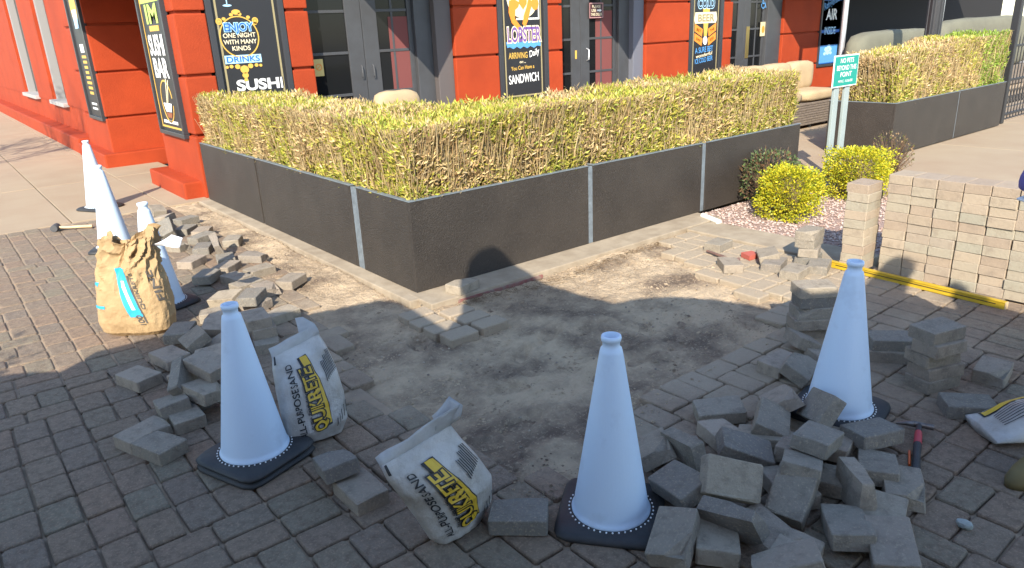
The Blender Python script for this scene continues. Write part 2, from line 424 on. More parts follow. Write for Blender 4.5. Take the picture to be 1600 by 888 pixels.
# concrete footing along the planters, and the edging round the gravel
cb = empty('footing'); tag(cb, kind='structure')
MB().cbox(2.34, 5.45, 3.86, 4.16, -.12, .012, .008).build('footing_strip', M_curb, cb)
MB().cbox(2.27, 2.42, 4.02, 8.60, -.12, .010, .008).build('footing_strip', M_curb, cb)
MB().cbox(4.93, 5.30, 2.35, 3.84, -.12, .008, .01).build('footing_strip', M_curb, cb)
MB().cbox(2.55, 3.3, 3.850, 3.868, -.04, -.012, .003).build('red_edge', mat('old red paint', (.22, .05, .045), .9, (.2, .15, .12), 20), cb)
sheet('gravel_bed', 5.30, 8.2, .5, 4.12, -.012, M_grav)
def pebbles():
    mb = MB(); ico = [(0, 0, 1), (.9, 0, .1), (0, .9, .1), (-.9, 0, .1), (0, -.9, .1), (0, 0, -.6)]
    fc = [(0, 1, 2), (0, 2, 3), (0, 3, 4), (0, 4, 1), (5, 2, 1), (5, 3, 2), (5, 4, 3), (5, 1, 4)]
    for i in range(9000):
        x, y = random.uniform(5.30, 8.2), random.uniform(1.6, 4.10)
        s = random.uniform(.007, .017); a = random.uniform(0, 6.3); c, sn = math.cos(a), math.sin(a); k = random.uniform(.6, 1.3)
        mb.add([(x+(p[0]*c*k-p[1]*sn)*s, y+(p[0]*sn*k+p[1]*c)*s, -.006+p[2]*s*.8) for p in ico], fc)
    return tag(mb.build('gravel', M_peb), 'pinkish brown gravel spread round the clipped shrubs', 'gravel', kind='stuff')
pebbles()
def crumbs():
    """broken bits of mortar, pebbles and crumbs lying on the sand and pavers"""
    mb = MB(); ico = [(0, 0, 1), (.9, 0, .1), (0, .9, .1), (-.9, 0, .1), (0, -.9, .1), (0, 0, -.6)]
    fc = [(0, 1, 2), (0, 2, 3), (0, 3, 4), (0, 4, 1), (5, 2, 1), (5, 3, 2), (5, 4, 3), (5, 1, 4)]
    n = 0
    while n < 1100:
        x, y = random.uniform(1.2, 4.6), random.uniform(1.6, 7.8)
        if not inside((x, y), HOLE): 
            if random.random() > .12: continue
        s = random.choice((.002, .003, .003, .004, .004, .006, .011)) ; a = random.uniform(0, 6.3); c, sn = math.cos(a), math.sin(a)
        zz = -.030 if inside((x, y), HOLE) else .002
        mb.add([(x+(p[0]*c-p[1]*sn)*s, y+(p[0]*sn+p[1]*c)*s*.8, zz+p[2]*s*.8) for p in ico], fc); n += 1
    return tag(mb.build('rubble_crumbs', mat('rubble crumb', (.2, .17, .15), .95, colors=[(.2, .16, .12), (.3, .24, .18), (.42, .34, .25), (.25, .2, .15)])), 'small crumbs of stone scattered over the dug sand', 'rubble', kind='stuff')
crumbs()
def clods():
    """lumps of loosened sand lying over the dug bed, thicker in some places than others"""
    mb = MB(); rn = random.Random(5); n = 0
    ico = [(0, 0, 1), (.9, .1, .15), (.1, .95, .05), (-.9, 0, .2), (0, -.9, .1), (0, 0, -.6)]
    fc = [(0, 1, 2), (0, 2, 3), (0, 3, 4), (0, 4, 1), (5, 2, 1), (5, 3, 2), (5, 4, 3), (5, 1, 4)]
    while n < 9000:
        x, y = rn.uniform(1.3, 4.6), rn.uniform(1.75, 8.1)
        if not inside((x, y), HOLE) and not (pdist((x, y), HOLE) < .10 and rn.random() < .35): continue
        if noise.noise(Vector((x*2.4, y*2.4, 31)))+.5*noise.noise(Vector((x*7, y*7, 3))) < rn.uniform(-.35, .35): continue
        on = not inside((x, y), HOLE)
        s = min(.016, rn.lognormvariate(-5.45, .5)); a = rn.uniform(0, 6.3); c, sn = math.cos(a), math.sin(a); k = rn.uniform(.6, 1.5)
        zz = .001 if on else -.034 + (.014 if y > 4.3 else 0) + .020*noise.noise(Vector((x*1.6, y*1.6, 3))) + .015*noise.noise(Vector((x*5, y*5, 7))) + .012*noise.noise(Vector((x*14, y*14, 1)))
        mb.add([(x+(p[0]*c*k-p[1]*sn)*s*rn.uniform(.8, 1.2), y+(p[0]*sn*k+p[1]*c)*s, zz+p[2]*s*.7) for p in ico], fc); n += 1
    return tag(mb.build('sand_clods', M_sand), 'loose lumps of sand over the dug bed', 'sand', kind='stuff')
clods()
# a dark fringe of roots and dry litter along the footing
def litter():
    mb = MB()
    for i in range(420):
        x = random.uniform(2.5, 4.75); y = 3.80-abs(random.gauss(0, .05)) - .12*max(0, math.sin((x-2.7)*2.1))*random.random()
        a = random.uniform(0, 6.3); l = random.uniform(.015, .06); z = -.020+random.uniform(0, .015)
        mb.tube([(x, y, z), (x+l*.5*math.cos(a), y+l*.5*math.sin(a), z+.008), (x+l*math.cos(a+.4), y+l*math.sin(a+.4), z)], .0014, 3, False)
    return tag(mb.build('dry_litter', M_dirt), 'brown dry roots and litter along the concrete footing', 'litter', kind='stuff')
litter()
# ------------------------------------------------------------ planters and hedges
def planter(x0, x1, y0, y1, label, seams, h=.645, t=.03, group='dark planter boxes'):
    root = tag(empty('planter_box', ((x0+x1)/2, (y0+y1)/2, 0)), label, 'planter', group)
    X0, X1, Y0, Y1 = x0-root.location.x, x1-root.location.x, y0-root.location.y, y1-root.location.y
    MB().cbox(X0, X1, Y0, Y0+t, .012, h, .004).build('panel', M_plant, root)
    MB().cbox(X0, X1, Y1-t, Y1, .012, h, .004).build('panel', M_plant, root)
    MB().cbox(X0, X0+t, Y0+t, Y1-t, .012, h-.001, .004).build('panel', M_plant, root)
    MB().cbox(X1-t, X1, Y0+t, Y1-t, .012, h-.001, .004).build('panel', M_plant, root)
    MB().cbox(X0-.004, X1+.004, Y0-.004, Y0+t+.004, h, h+.007, .002).build('rim', M_plseam, root)
    MB().cbox(X0-.004, X0+t+.004, Y0+t+.005, Y1, h, h+.007, .002).build('rim', M_plseam, root)
    MB().box(X0+t, X1-t, Y0+t, Y1-t, .02, h-.09).build('soil', M_soil, root)
    for (a, b, c, d) in seams:
        MB().cbox(a-root.location.x, b-root.location.x, c-root.location.y, d-root.location.y, .012, h-.004, .003).build('seam_strip', M_plseam, root)
    return root
PD = .86
planter(2.39, 2.39+PD, 6.935, 8.60, 'dark planter box at the far left end of the hedge, touching the red corner pier', [])
planter(2.39, 2.39+PD, 4.97, 6.90, 'middle dark planter box along the left side of the long hedge', [(2.394, 2.43, 4.874, 4.966)])
planter(2.39, 4.035, 4.12, 4.87, 'corner dark planter box nearest the viewer, under the hedge corner', [(4.037, 4.088, 4.126, 4.16)])
planter(4.09, 5.48, 4.12, 4.12+PD, 'dark planter box just right of the corner planter box under the hedge', [(5.483, 5.538, 4.128, 4.16)])
planter(5.54, 7.09, 4.12, 4.12+PD, 'dark planter box at the right end of the long hedge', [])
planter(9.25, 11.08, 4.15, 5.0, 'dark planter box behind the green sign, left one under the dry hedge', [(11.083, 11.118, 4.158, 4.19)])
planter(11.12, 12.72, 4.15, 5.0, 'dark planter box beside the iron gate, under the greener hedge end', [])

def leaves(name, P, Nn, L, Wd, C, parent, material=M_leaf):
    """one mesh of folded leaf blades; P points, Nn pointing directions, C colours"""
    n = len(P)
    d = Nn/np.linalg.norm(Nn, axis=1, keepdims=True)
    r = rng.normal(size=(n, 3)); s = np.cross(d, r); s /= np.linalg.norm(s, axis=1, keepdims=True)+1e-9
    up = np.cross(s, d)
    L = L[:, None]; Wd = Wd[:, None]
    V = np.empty((n, 4, 3))
    V[:, 0] = P; V[:, 1] = P+d*L*.45+s*Wd*.5+up*Wd*.15; V[:, 2] = P+d*L; V[:, 3] = P+d*L*.45-s*Wd*.5+up*Wd*.15
    me = bpy.data.meshes.new(name); me.vertices.add(4*n); me.vertices.foreach_set('co', V.ravel())
    me.loops.add(6*n); me.polygons.add(2*n)
    b = (np.arange(n)*4)[:, None]; idx = np.concatenate([b+np.array([0, 1, 2]), b+np.array([0, 2, 3])], 1).ravel()
    me.loops.foreach_set('vertex_index', idx); me.polygons.foreach_set('loop_start', np.arange(2*n)*3); 
    me.update(calc_edges=True)
    at = me.color_attributes.new('tint', 'FLOAT_COLOR', 'POINT')
    cc = np.ones((n, 4, 4)); cc[:, :, :3] = C[:, None, :]; at.data.foreach_set('color', cc.ravel())
    me.materials.append(material)
    return tag(link(bpy.data.objects.new(name, me), parent), kind='stuff')
def sticks(name, A, B, rad, parent, C, material=None):
    n = len(A); d = B-A; d /= np.linalg.norm(d, axis=1, keepdims=True)+1e-9
    r = rng.normal(size=(n, 3)); s = np.cross(d, r); s /= np.linalg.norm(s, axis=1, keepdims=True)+1e-9; u = np.cross(d, s)
    V = np.empty((n, 6, 3))
    for k in range(3):
        a = 2*math.pi*k/3; o = (s*math.cos(a)+u*math.sin(a))*rad[:, None]
        V[:, k] = A+o; V[:, k+3] = B+o*.6
    me = bpy.data.meshes.new(name); me.vertices.add(6*n); me.vertices.foreach_set('co', V.ravel())
    q = np.array([0, 1, 4, 3, 1, 2, 5, 4, 2, 0, 3, 5]); me.loops.add(12*n); me.polygons.add(3*n)
    me.loops.foreach_set('vertex_index', ((np.arange(n)*6)[:, None]+q).ravel()); me.polygons.foreach_set('loop_start', np.arange(3*n)*4)
    me.update(calc_edges=True)
    at = me.color_attributes.new('tint', 'FLOAT_COLOR', 'POINT')
    cc = np.ones((n, 6, 4)); cc[:, :, :3] = C[:, None, :]; at.data.foreach_set('color', cc.ravel())
    me.materials.append(material or M_leaf)
    return tag(link(bpy.data.objects.new(name, me), parent), kind='stuff')
def fnoise(P, sc, off=0):
    return np.array([noise.noise(Vector((p[0]*sc+off, p[1]*sc, p[2]*sc))) for p in P])
GREENS = np.array([(.36, .37, .05), (.46, .43, .07), (.52, .45, .10), (.27, .33, .045), (.50, .41, .11)])
TANS = np.array([(.56, .41, .20), (.62, .48, .27), (.46, .31, .15), (.58, .46, .22)])
def hedge(runs, label, dens, dry, zfun, green_zone=None):
    """runs: boxes x0,x1,y0,y1 with a list of faces shown ('S' south, 'W' west, 'E' east, 'T' top)"""
    root = tag(empty('hedge', (runs[0][0], runs[0][2], .6)), label, 'hedge'); o = np.array(root.location)
    PP = []; NN = []; SA = []; SB = []
    for x0, x1, y0, y1, faces in runs:
        for fc in faces:
            if fc == 'T': area = (x1-x0)*(y1-y0)
            elif fc in 'SN': area = (x1-x0)*.55
            else: area = (y1-y0)*.55
            n = int(area*dens)
            u = rng.random(n); w = rng.random(n); dep = rng.exponential(.045, n)
            if fc == 'T':
                X = x0+u*(x1-x0); Y = y0+w*(y1-y0); Zt = np.array([zfun(a, b) for a, b in zip(X, Y)]); Zz = Zt-dep+rng.normal(0, .012, n)+.02*(rng.random(n) < .06)
                N0 = np.stack([rng.normal(0, .55, n), rng.normal(0, .55, n), np.abs(rng.normal(.8, .4, n))], 1)
            else:
                if fc in 'SN':
                    X = x0+u*(x1-x0); Y = (y0+dep if fc == 'S' else y1-dep)
                    Zt = np.array([zfun(a, b) for a, b in zip(X, Y)])
                    N0 = np.stack([rng.normal(0, .5, n), (-1 if fc == 'S' else 1)*np.abs(rng.normal(.45, .4, n)), rng.normal(.55, .45, n)], 1)
                else:
                    Y = y0+u*(y1-y0); X = (x0+dep if fc == 'W' else x1-dep)
                    Zt = np.array([zfun(a, b) for a, b in zip(X, Y)])
                    N0 = np.stack([(-1 if fc == 'W' else 1)*np.abs(rng.normal(.45, .4, n)), rng.normal(0, .5, n), rng.normal(.55, .45, n)], 1)
                Zz = .61+w*(Zt-.61)
            Q = np.stack([X, Y, Zz], 1); 
            bump = fnoise(Q, 4.5)*.07+fnoise(Q, 13)*.03
            if fc != 'T': bump = np.maximum(bump, -.012)
            if fc == 'S': Q[:, 1] += bump
            elif fc == 'W': Q[:, 0] += bump
            elif fc == 'E': Q[:, 0] -= bump
            else: Q[:, 2] += bump*.8
            PP.append(Q); NN.append(N0)
            # woody stems just inside the face
            ns = int(area*dens*.16)
            k = rng.integers(0, n, ns); a = Q[k].copy(); 
            l = rng.uniform(.10, .34, ns)
            dr = np.stack([rng.normal(0, .14, ns), rng.normal(0, .14, ns), np.ones(ns)], 1)
            if fc == 'T': a[:, 2] -= l*.9
            b = a+dr*l[:, None]; top = np.array([zfun(p, q) for p, q in zip(b[:, 0], b[:, 1])])+.03; b[:, 2] = np.minimum(b[:, 2], top)
            SA.append(a); SB.append(b)
    P = np.concatenate(PP); Nn = np.concatenate(NN); n = len(P)
    cl = fnoise(P, 2.3, 11) + rng.normal(0, .28, n)
    if green_zone is not None: cl = cl+np.where(P[:, 0] > green_zone, 1.3, 0)
    isg = cl > dry
    C = np.where(isg[:, None], GREENS[rng.integers(0, 5, n)], TANS[rng.integers(0, 4, n)])
    mix_ = np.clip(fnoise(P, 1.1, 5)*.5+.5, 0, 1)[:, None]; C = C*(.9+.4*mix_)*rng.uniform(.5, 1.3, (n, 1))
    if green_zone is not None: C = np.where((P[:, 0] > green_zone)[:, None], C*np.array([.55, .8, .6]), C)
    leaves('foliage', P-o, Nn, rng.uniform(.026, .062, n), rng.uniform(.008, .016, n), C, root)
    A = np.concatenate(SA); B = np.concatenate(SB); m_ = len(A)
    sticks('stems', A-o, B-o, rng.uniform(.0022, .0050, m_), root, TANS[rng.integers(0, 4, m_)]*rng.uniform(.6, 1.15, (m_, 1)))
    # dark inner mass of twigs so that the sky does not show through
    core = MB()
    for x0, x1, y0, y1, faces in runs:
        zt = min(zfun(x0, y0), zfun(x1, y1), zfun((x0+x1)/2, (y0+y1)/2))-.16
        core.box(x0+.10-o[0], x1-.10-o[0], y0+.10-o[1], y1-.10-o[1], -.02, zt-o[2])
    core.build('inner_twigs', mat('inner twigs', (.20, .15, .06), 1, (.09, .065, .03), 30, bump=1, bscale=40), root)
    return root
def z_long(x, y):
    return 1.10 + .012*(x-2.4) + .02*math.sin(x*3.1+y*2.2) + .015*math.sin(y*5.3)
hedge([(2.43, 2.43+PD-.06, 4.16, 8.55, 'WT'), (2.43, 7.05, 4.16, 4.16+PD-.06, 'STE')], 'long clipped L-shaped olive and tan hedge in front of the red restaurant', 9000, -.08, z_long)
def z_short(x, y): return 1.17 + .05*(x-9.3) + .02*math.sin(x*4.0)
hedge([(9.30, 12.68, 4.19, 4.95, 'SWT')], 'dry straw-coloured hedge with a green end, behind the green sign', 7000, .05, z_short, 11.75)

def shrub(c, rx, ry, h, n, cols, label, leafs=(.014, .026), box=.88, name='clipped_shrub', bare=0):
    root = tag(empty(name, c), label, 'shrub')
    d = rng.normal(size=(n, 3)); d[:, 2] = d[:, 2]*.8+.15; d /= np.abs(d).max(1, keepdims=True)*box+np.linalg.norm(d, axis=1, keepdims=True)*(1-box)
    r = 1-np.abs(rng.normal(0, .12, n)) + .05*rng.normal(size=n)
    P = d*r[:, None]; P = P*np.array([rx, ry, h*.5])+np.array([0, 0, h*.54]); P[:, 2] = np.maximum(P[:, 2], .015+.02*rng.random(n))
    P += (fnoise(P, 9)*.03+fnoise(P, 4, c[0])*.03)[:, None]*d
    N0 = d+rng.normal(0, .6, (n, 3))+np.array([0, 0, .3])
    C = np.array(cols)[rng.integers(0, len(cols), n)]*rng.uniform(.7, 1.2, (n, 1))
    leaves('crown', P, N0, rng.uniform(*leafs, n), rng.uniform(*leafs, n)*.7, C, root)
    m_ = 90+bare; a = np.zeros((m_, 3)); a[:, :2] = rng.normal(0, .03, (m_, 2)); k = rng.integers(0, n, m_); b = P[k]*(np.array([.95, .95, .97]) if not bare else np.array([1.1, 1.1, 1.08]))
    sticks('branches', a, b, rng.uniform(.0015, .004, m_), root, np.array([(.2, .13, .08)])*rng.uniform(.7, 1.3, (m_, 1)))
    if not bare:
        b = bmesh.new(); bmesh.ops.create_icosphere(b, subdivisions=3, radius=1)
        for p in b.verts: p.co = Vector((p.co.x*rx*.78, p.co.y*ry*.78, p.co.z*h*.38+h*.5))
        MB().bm(b).build('inner_twigs', MATS['inner twigs'], root)
    return root
YG = [(.52, .47, .02), (.62, .52, .03), (.42, .42, .025), (.27, .32, .025)]
g1 = ground(1229, 343); g2 = ground(1318, 312)
shrub((g1.x+.1, g1.y+.05, -.01), .215, .215, .42, 9500, YG, 'bright yellow-green clipped shrub, the left and nearer one on the gravel')
shrub((g2.x+.18, g2.y-.02, -.01), .25, .25, .45, 10000, YG, 'bright yellow-green clipped shrub under the green sign, the right and farther one')
g3 = ground(1192, 318)
shrub((g3.x+.1, g3.y, -.01), .30, .24, .48, 1500, [(.09, .13, .05), (.12, .17, .06), (.2, .12, .06)], 'loose dark green twiggy shrub against the planter end', (.02, .04), .2, 'twiggy_shrub', 120)
g4 = ground(1385, 275)
shrub((g4.x+.05, g4.y, -.01), .22, .2, .45, 350, [(.16, .17, .05), (.3, .2, .1)], 'nearly bare twiggy shrub at the corner of the second planter', (.015, .03), .2, 'twiggy_shrub', 160)
# ------------------------------------------------------------ the red restaurant
FY = 8.74                                              # face of the facade piers
bld = tag(empty('restaurant', (2.4, FY, 0)), 'red stucco restaurant front with block piers and dark glazed doors', 'building')
def bpart(mb, name, m, parent=None):
    o = mb.build(name, m, parent or bld)
    if parent is None: o.matrix_parent_inverse = Matrix.Translation(-bld.location)
    return o
def bsub(name):
    o = empty(name); o.parent = bld; o.matrix_parent_inverse = Matrix.Translation(-bld.location); return o
JT = [-.02, .71, 1.36, 2.02, 2.68, 3.34]
def pier(x0, x1, y0, y1, joints=JT):
    p = bsub('pier')
    MB().box(x0+.035, x1-.035, y0+.035, y1, -.05, joints[-1]).build('pier_core', M_red, p)
    for a, b in zip(joints[:-1], joints[1:]):
        MB().cbox(x0, x1, y0, y1-.004, a+.016, b-.016, .014).build('block', M_red, p)
    return p
pier(2.40, 2.74, FY, 10.20)                            # corner pier
pier(3.64, 3.93, FY, FY+.5)
pier(6.02, 6.78, FY, FY+.5)
pier(7.74, 8.03, FY, FY+.5)
pier(9.95, 11.10, FY, FY+.5)
pier(12.08, 12.36, FY, FY+.5)
pier(14.25, 16.75, FY+.1, FY+.6)
pier(2.19, 3.25, 12.40, 14.2)                          # second pier on the left flank
bpart(MB().cbox(2.20, 2.74, 8.84, 10.36, -.05, .19, .02), 'step', M_red)
bpart(MB().cbox(2.03, 3.25, 12.24, 14.36, -.05, .20, .02), 'step', M_red)
bpart(MB().cbox(2.05, 2.9, 14.4, 32, -.05, .26, .03), 'step', M_red)
bpart(MB().box(2.32, 2.9, 14.2, 32, .2, .70), 'flank_wall', M_red)
for a, b in ((14.2, 16.35), (18.05, 20.1), (22.4, 32)):
    bpart(MB().box(2.30, 2.9, a, b, .70, 3.4), 'flank_wall', M_red)
bpart(MB().box(2.30, 2.9, 14.2, 32, 3.4, 5.2), 'flank_wall', M_red)
for a, b in ((16.35, 18.05), (20.1, 22.4)):
    w = bsub('window')
    MB().box(2.52, 2.56, a, b, .70, 3.4).build('pane', M_glass, w)
    for q in (a, b-.12): MB().cbox(2.36, 2.52, q, q+.12, .70, 3.4, .01).build('frame', mat('window frame paint', (.26, .25, .24), .6), w)
    MB().cbox(2.22, 2.52, a, b, .66, .74, .01).build('sill', mat('grey sill', (.35, .33, .31), .8), w)
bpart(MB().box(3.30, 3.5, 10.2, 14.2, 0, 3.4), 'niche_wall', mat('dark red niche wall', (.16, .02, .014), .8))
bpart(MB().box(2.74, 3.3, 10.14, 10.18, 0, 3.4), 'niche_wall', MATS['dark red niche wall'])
# back of the bays, upper wall, soffit
bpart(MB().box(2.74, 26, FY+.55, FY+.62, -.05, 3.36), 'back_wall', M_dark)
bpart(MB().box(2.40, 26, FY+.03, FY+.9, 3.36, 5.2), 'upper_wall', M_red)
bpart(MB().box(2.74, 3.64, FY+.12, FY+.3, -.05, 3.36), 'poster_bay', M_char)
bpart(MB().box(6.78, 7.74, FY+.12, FY+.3, -.05, 3.36), 'poster_bay', M_char)
bpart(MB().box(11.10, 12.08, FY+.12, FY+.3, -.05, 3.36), 'poster_bay', M_char)
bpart(MB().box(16.75, 26, FY+.2, FY+.5, -.05, 3.36), 'dark_bay', M_dark)

def door_bay(x0, x1, stile, split, cols):
    """pair of glazed doors with wide stiles meeting in the middle and thin glazing bars"""
    y = FY+.22
    def leaf(a, b, sa, sb, nb):
        d = bsub('door')
        MB().cbox(a, a+sa, y, y+.05, 0, 2.5, .006).build('stile', M_char, d)
        MB().cbox(b-sb, b, y, y+.05, 0, 2.5, .006).build('stile', M_char, d)
        MB().cbox(a+sa, b-sb, y+.003, y+.047, 0, .32, .006).build('rail', M_char, d)
        MB().cbox(a+sa, b-sb, y+.003, y+.047, 2.38, 2.5, .006).build('rail', M_char, d)
        w = b-sb-a-sa
        for z in (.98, 1.50, 2.0): MB().cbox(a+sa, b-sb, y+.008, y+.04, z-.018, z+.018, .004).build('glazing_bar', M_char, d)
        for k in range(1, nb): MB().cbox(a+sa+w*k/nb-.016, a+sa+w*k/nb+.016, y+.011, y+.037, .32, 2.38, .004).build('glazing_bar', M_char, d)
        MB().box(a+sa, b-sb, y+.022, y+.028, .32, 2.38).build('pane', M_glass, d)
        return d
    da = leaf(x0, split, .05, stile, 1)
    db = leaf(split+.006, x1, stile, .07, 2)
    return da, db, y
d1a, d1b, dy = door_bay(3.93, 5.50, .22, 4.74, 2)
bpart(MB().cbox(5.50, 5.76, FY+.16, FY+.40, 0, 3.3, .01), 'jamb', M_char)
bpart(MB().cbox(5.76, 6.02, FY+.06, FY+.45, 0, 3.3, .01), 'jamb', mat('grey brown jamb paint', (.10, .085, .08), .6))
for xx in (4.66, 4.83):
    MB().tube([(xx, dy-.03, 1.18), (xx, dy-.05, 1.2), (xx, dy-.05, 1.32), (xx, dy-.03, 1.34)], .007, 6).build('door_pull', M_char, d1a if xx < 4.74 else d1b)
d2a, d2b, dy = door_bay(8.03, 9.45, .20, 8.62, 2)
bpart(MB().cbox(9.45, 9.70, FY+.16, FY+.40, 0, 3.3, .01), 'jamb', M_char)
bpart(MB().cbox(9.70, 9.95, FY+.06, FY+.45, 0, 3.3, .01), 'jamb', mat('blue grey jamb paint', (.13, .135, .16), .6))
MB().tube([(8.76, dy, 1.16), (8.76, dy-.05, 1.18), (8.76, dy-.05, 1.33), (8.76, dy, 1.35)], .010, 8).build('door_pull', M_galv, d2b)
MB().cbox(8.50, 8.535, dy-.008, dy+.002, 1.2, 1.33, .004).build('push_plate', M_gold, d2a)
d3a, d3b, dy = door_bay(12.36, 13.75, .20, 13.05, 2)
bpart(MB().cbox(13.75, 14.25, FY+.16, FY+.40, 0, 3.3, .01), 'jamb', M_char)
MB().cbox(13.14, 13.24, dy-.012, dy+.002, .95, 1.55, .006).build('brass_plate', mat('brass', (.45, .33, .12), .35, metal=.8), d3b)
# interior glimpses seen in the glass: a maroon wall panel behind the second leaves
for a, b in ((5.14, 5.43), (8.98, 9.36)):
    bpart(MB().box(a, b, FY+.235, FY+.240, .40, 1.92), 'maroon_blind', mat('maroon blind', (.16, .045, .04), .8))
# unseen panels added to shade the facade: pointed over doors, flat over niche
M_spanel = mat('dark shade panel cloth', (.03, .03, .032), .9)
for x, off in ((4.24, 0), (8.15, .05)):
    c = MB().poly([(x, FY), (x+2.6, FY), (x-.28, FY-1.6)], 2.70+off, 2.76+off).build('shade_panel', M_spanel)
    tag(c, 'dark pointed canopy over the %s pair of glazed doors' % ('left' if off == 0 else 'middle'), 'shade_panel', 'added shade panels')
tag(MB().cbox(1.55, 3.25, 10.3, 12.3, 2.46, 2.54, .01).build('shade_panel', M_spanel), 'added dark flat shade panel over the niche on the left flank', 'shade_panel', 'added shade panels')  # added out of view to throw the slanting shade on the second pier
tag(MB().cbox(13.2, 22, 7.2, 8.75, 2.60, 2.68, .01).build('shade_panel', M_spanel), 'added dark flat panel shading the far right end of the facade', 'shade_panel', 'added shade panels')  # added out of view to darken this end of the facade

# ------------------------------------------------------------ painted sign boards
def board(name, label, loc, rot, w, h, border=.05, line=M_tan, panel=M_black, cat='sign', group=None):
    o = tag(empty(name, loc, rot), label, cat, group)
    MB().box(border, w-border, border, h-border, -.03, 0).build('panel', panel, o)
    f = MB(); 
    f.cbox(0, w, 0, border, -.04, .03, .006).cbox(0, w, h-border, h, -.04, .03, .006).cbox(0, border, border, h-border, -.04, .03, .006).cbox(w-border, w, border, h-border, -.04, .03, .006)
    f.build('frame', M_frame, o)
    if line:
        l = MB(); t = .022; e = border+.035
        l.box(e, w-e, e, e+t, .001, .004).box(e, w-e, h-e-t, h-e, .001, .004).box(e, e+t, e+t, h-e-t, .001, .004).box(w-e-t, w-e, e+t, h-e-t, .001, .004)
        l.build('border_line', line, o)
    return o
FR = (R(90), 0, 0); LR = (R(90), 0, R(-90))
# facade board 1
b = board('sign_board', 'tall black board with gold scrolls reading ENJOY ONE NIGHT WITH MANY KINDS DRINKS', (2.745, FY+.02, .725), FR, .89, 2.3, .07)
mb = MB(); ring(mb, .335, 1.02, .225, .225, .013, .001, .005); mb.build('gold_ring', M_gold, b)
class Each:
    def __init__(s, name, m, parent): s.a = (name, m, parent)
    def poly(s, *k): MB().poly(*k).build(*s.a); return s
mb = Each('gold_scroll', M_gold, b)
for a in range(35, 150, 23): mb.poly(ell(.335+.245*math.cos(R(a)), 1.02+.245*math.sin(R(a)), .022, .018, 10), .001, .006)
for s in (-1, 1):
    rb = MB(); ring(rb, .335+s*.205, 1.19, .036, .036, .016, .001, .006, 14); rb.build('gold_scroll', M_gold, b); mb.poly(ell(.335+s*.205, 1.19, .016, .016, 8), .001, .0062)
mb.poly(ell(.335, 1.285, .05, .028, 14), .001, .006)
for x, y, r_ in ((.335, .665, .05), (.335, .60, .036), (.335, .55, .022), (.26, .70, .03), (.41, .70, .03), (.19, .705, .022), (.48, .705, .022), (.14, .70, .018), (.53, .70, .018)): mb.poly(ell(x, y, r_, r_*.9, 12), .001, .006)
letter('ENJOY', b, .335, 1.085, .085, M_dblue, .33, .03, outline=M_lblue, z=.007)
for s, y, w in (('ONE NIGHT', 1.015, .37), ('WITH MANY', .945, .38), ('KINDS', .875, .21)): letter(s, b, .335, y, .048, M_cream, w, .02)
MB().box(.12, .55, .735, .825, .001, .004).build('blue_plate', M_lblue, b)
letter('DRINKS', b, .335, .75, .062, M_dblue, .38, .02, z=.007)
letter('SUSHI', b, .50, .435, .115, M_white, .56, .05)
# a stemmed glass at the top of the board
mb = MB(); mb.poly([(.16, 1.56), (.34, 1.56), (.26, 1.44), (.24, 1.44)], .001, .005).box(.245, .255, 1.36, 1.44, .001, .005).poly(ell(.25, 1.355, .05, .012, 14), .001, .005)
mb.build('painted_glass', M_lblue, b)
# facade board 2
b = board('sign_board', 'tall black board with an orange lobster reading LOBSTER and SANDWICH', (6.785, FY+.02, .62), FR, .95, 2.3, .08)
MB().poly(ell(.49, 1.52, .30, .30, 32), .001, .004).build('pale_disc', M_cream, b)
mb = MB()
mb.poly([(.40, 1.60), (.58, 1.60), (.56, 1.42), (.49, 1.34), (.42, 1.42)], .004, .008)
mb.poly([(.30, 1.50), (.42, 1.44), (.40, 1.38), (.34, 1.34), (.33, 1.22), (.44, 1.10), (.38, 1.07), (.27, 1.16), (.22, 1.30), (.23, 1.44)], .004, .009)
mb.poly([(.60, 1.50), (.56, 1.38), (.50, 1.26), (.47, 1.14), (.52, 1.10), (.58, 1.20), (.62, 1.32), (.68, 1.44)], .004, .009)
mb.poly(ell(.72, 1.42, .07, .09, 16), .004, .0085)
for k in range(4): mb.poly([(.42-.03*k, 1.58-.04*k), (.30-.02*k, 1.62-.05*k), (.29-.02*k, 1.60-.05*k), (.42-.03*k, 1.56-.04*k)], .004, .006)
mb.build('painted_lobster', M_orange, b)
MB().box(.36, .80, 1.20, 1.225, .001, .0035).box(.78, .80, 1.225, 1.6, .001, .0035).build('white_corner_line', M_white, b)
MB().poly([(.15, .90), (.83, .90), (.81, .82)] + [(.81-.066*i, .80+(.03 if i % 2 else 0)) for i in range(1, 10)] + [(.17, .82)], .001, .004).build('blue_wave', M_blue, b)
letter('LOBSTER', b, .49, .90, .20, M_purple, .64, .03, outline=M_cream, z=.0095)
letter('ARRIVING', b, .37, .665, .085, M_gold, .36, .02)
letter('Daily', b, .68, .69, .09, M_white, .21, .01, rot=14, shear=.3)
letter('or...', b, .45, .595, .04, M_cream, .12, .02)
letter('You Can Have a', b, .45, .505, .055, M_gold, .45, .02, rot=2)
letter('SANDWICH', b, .47, .315, .125, M_white, .58, .02, rot=2)
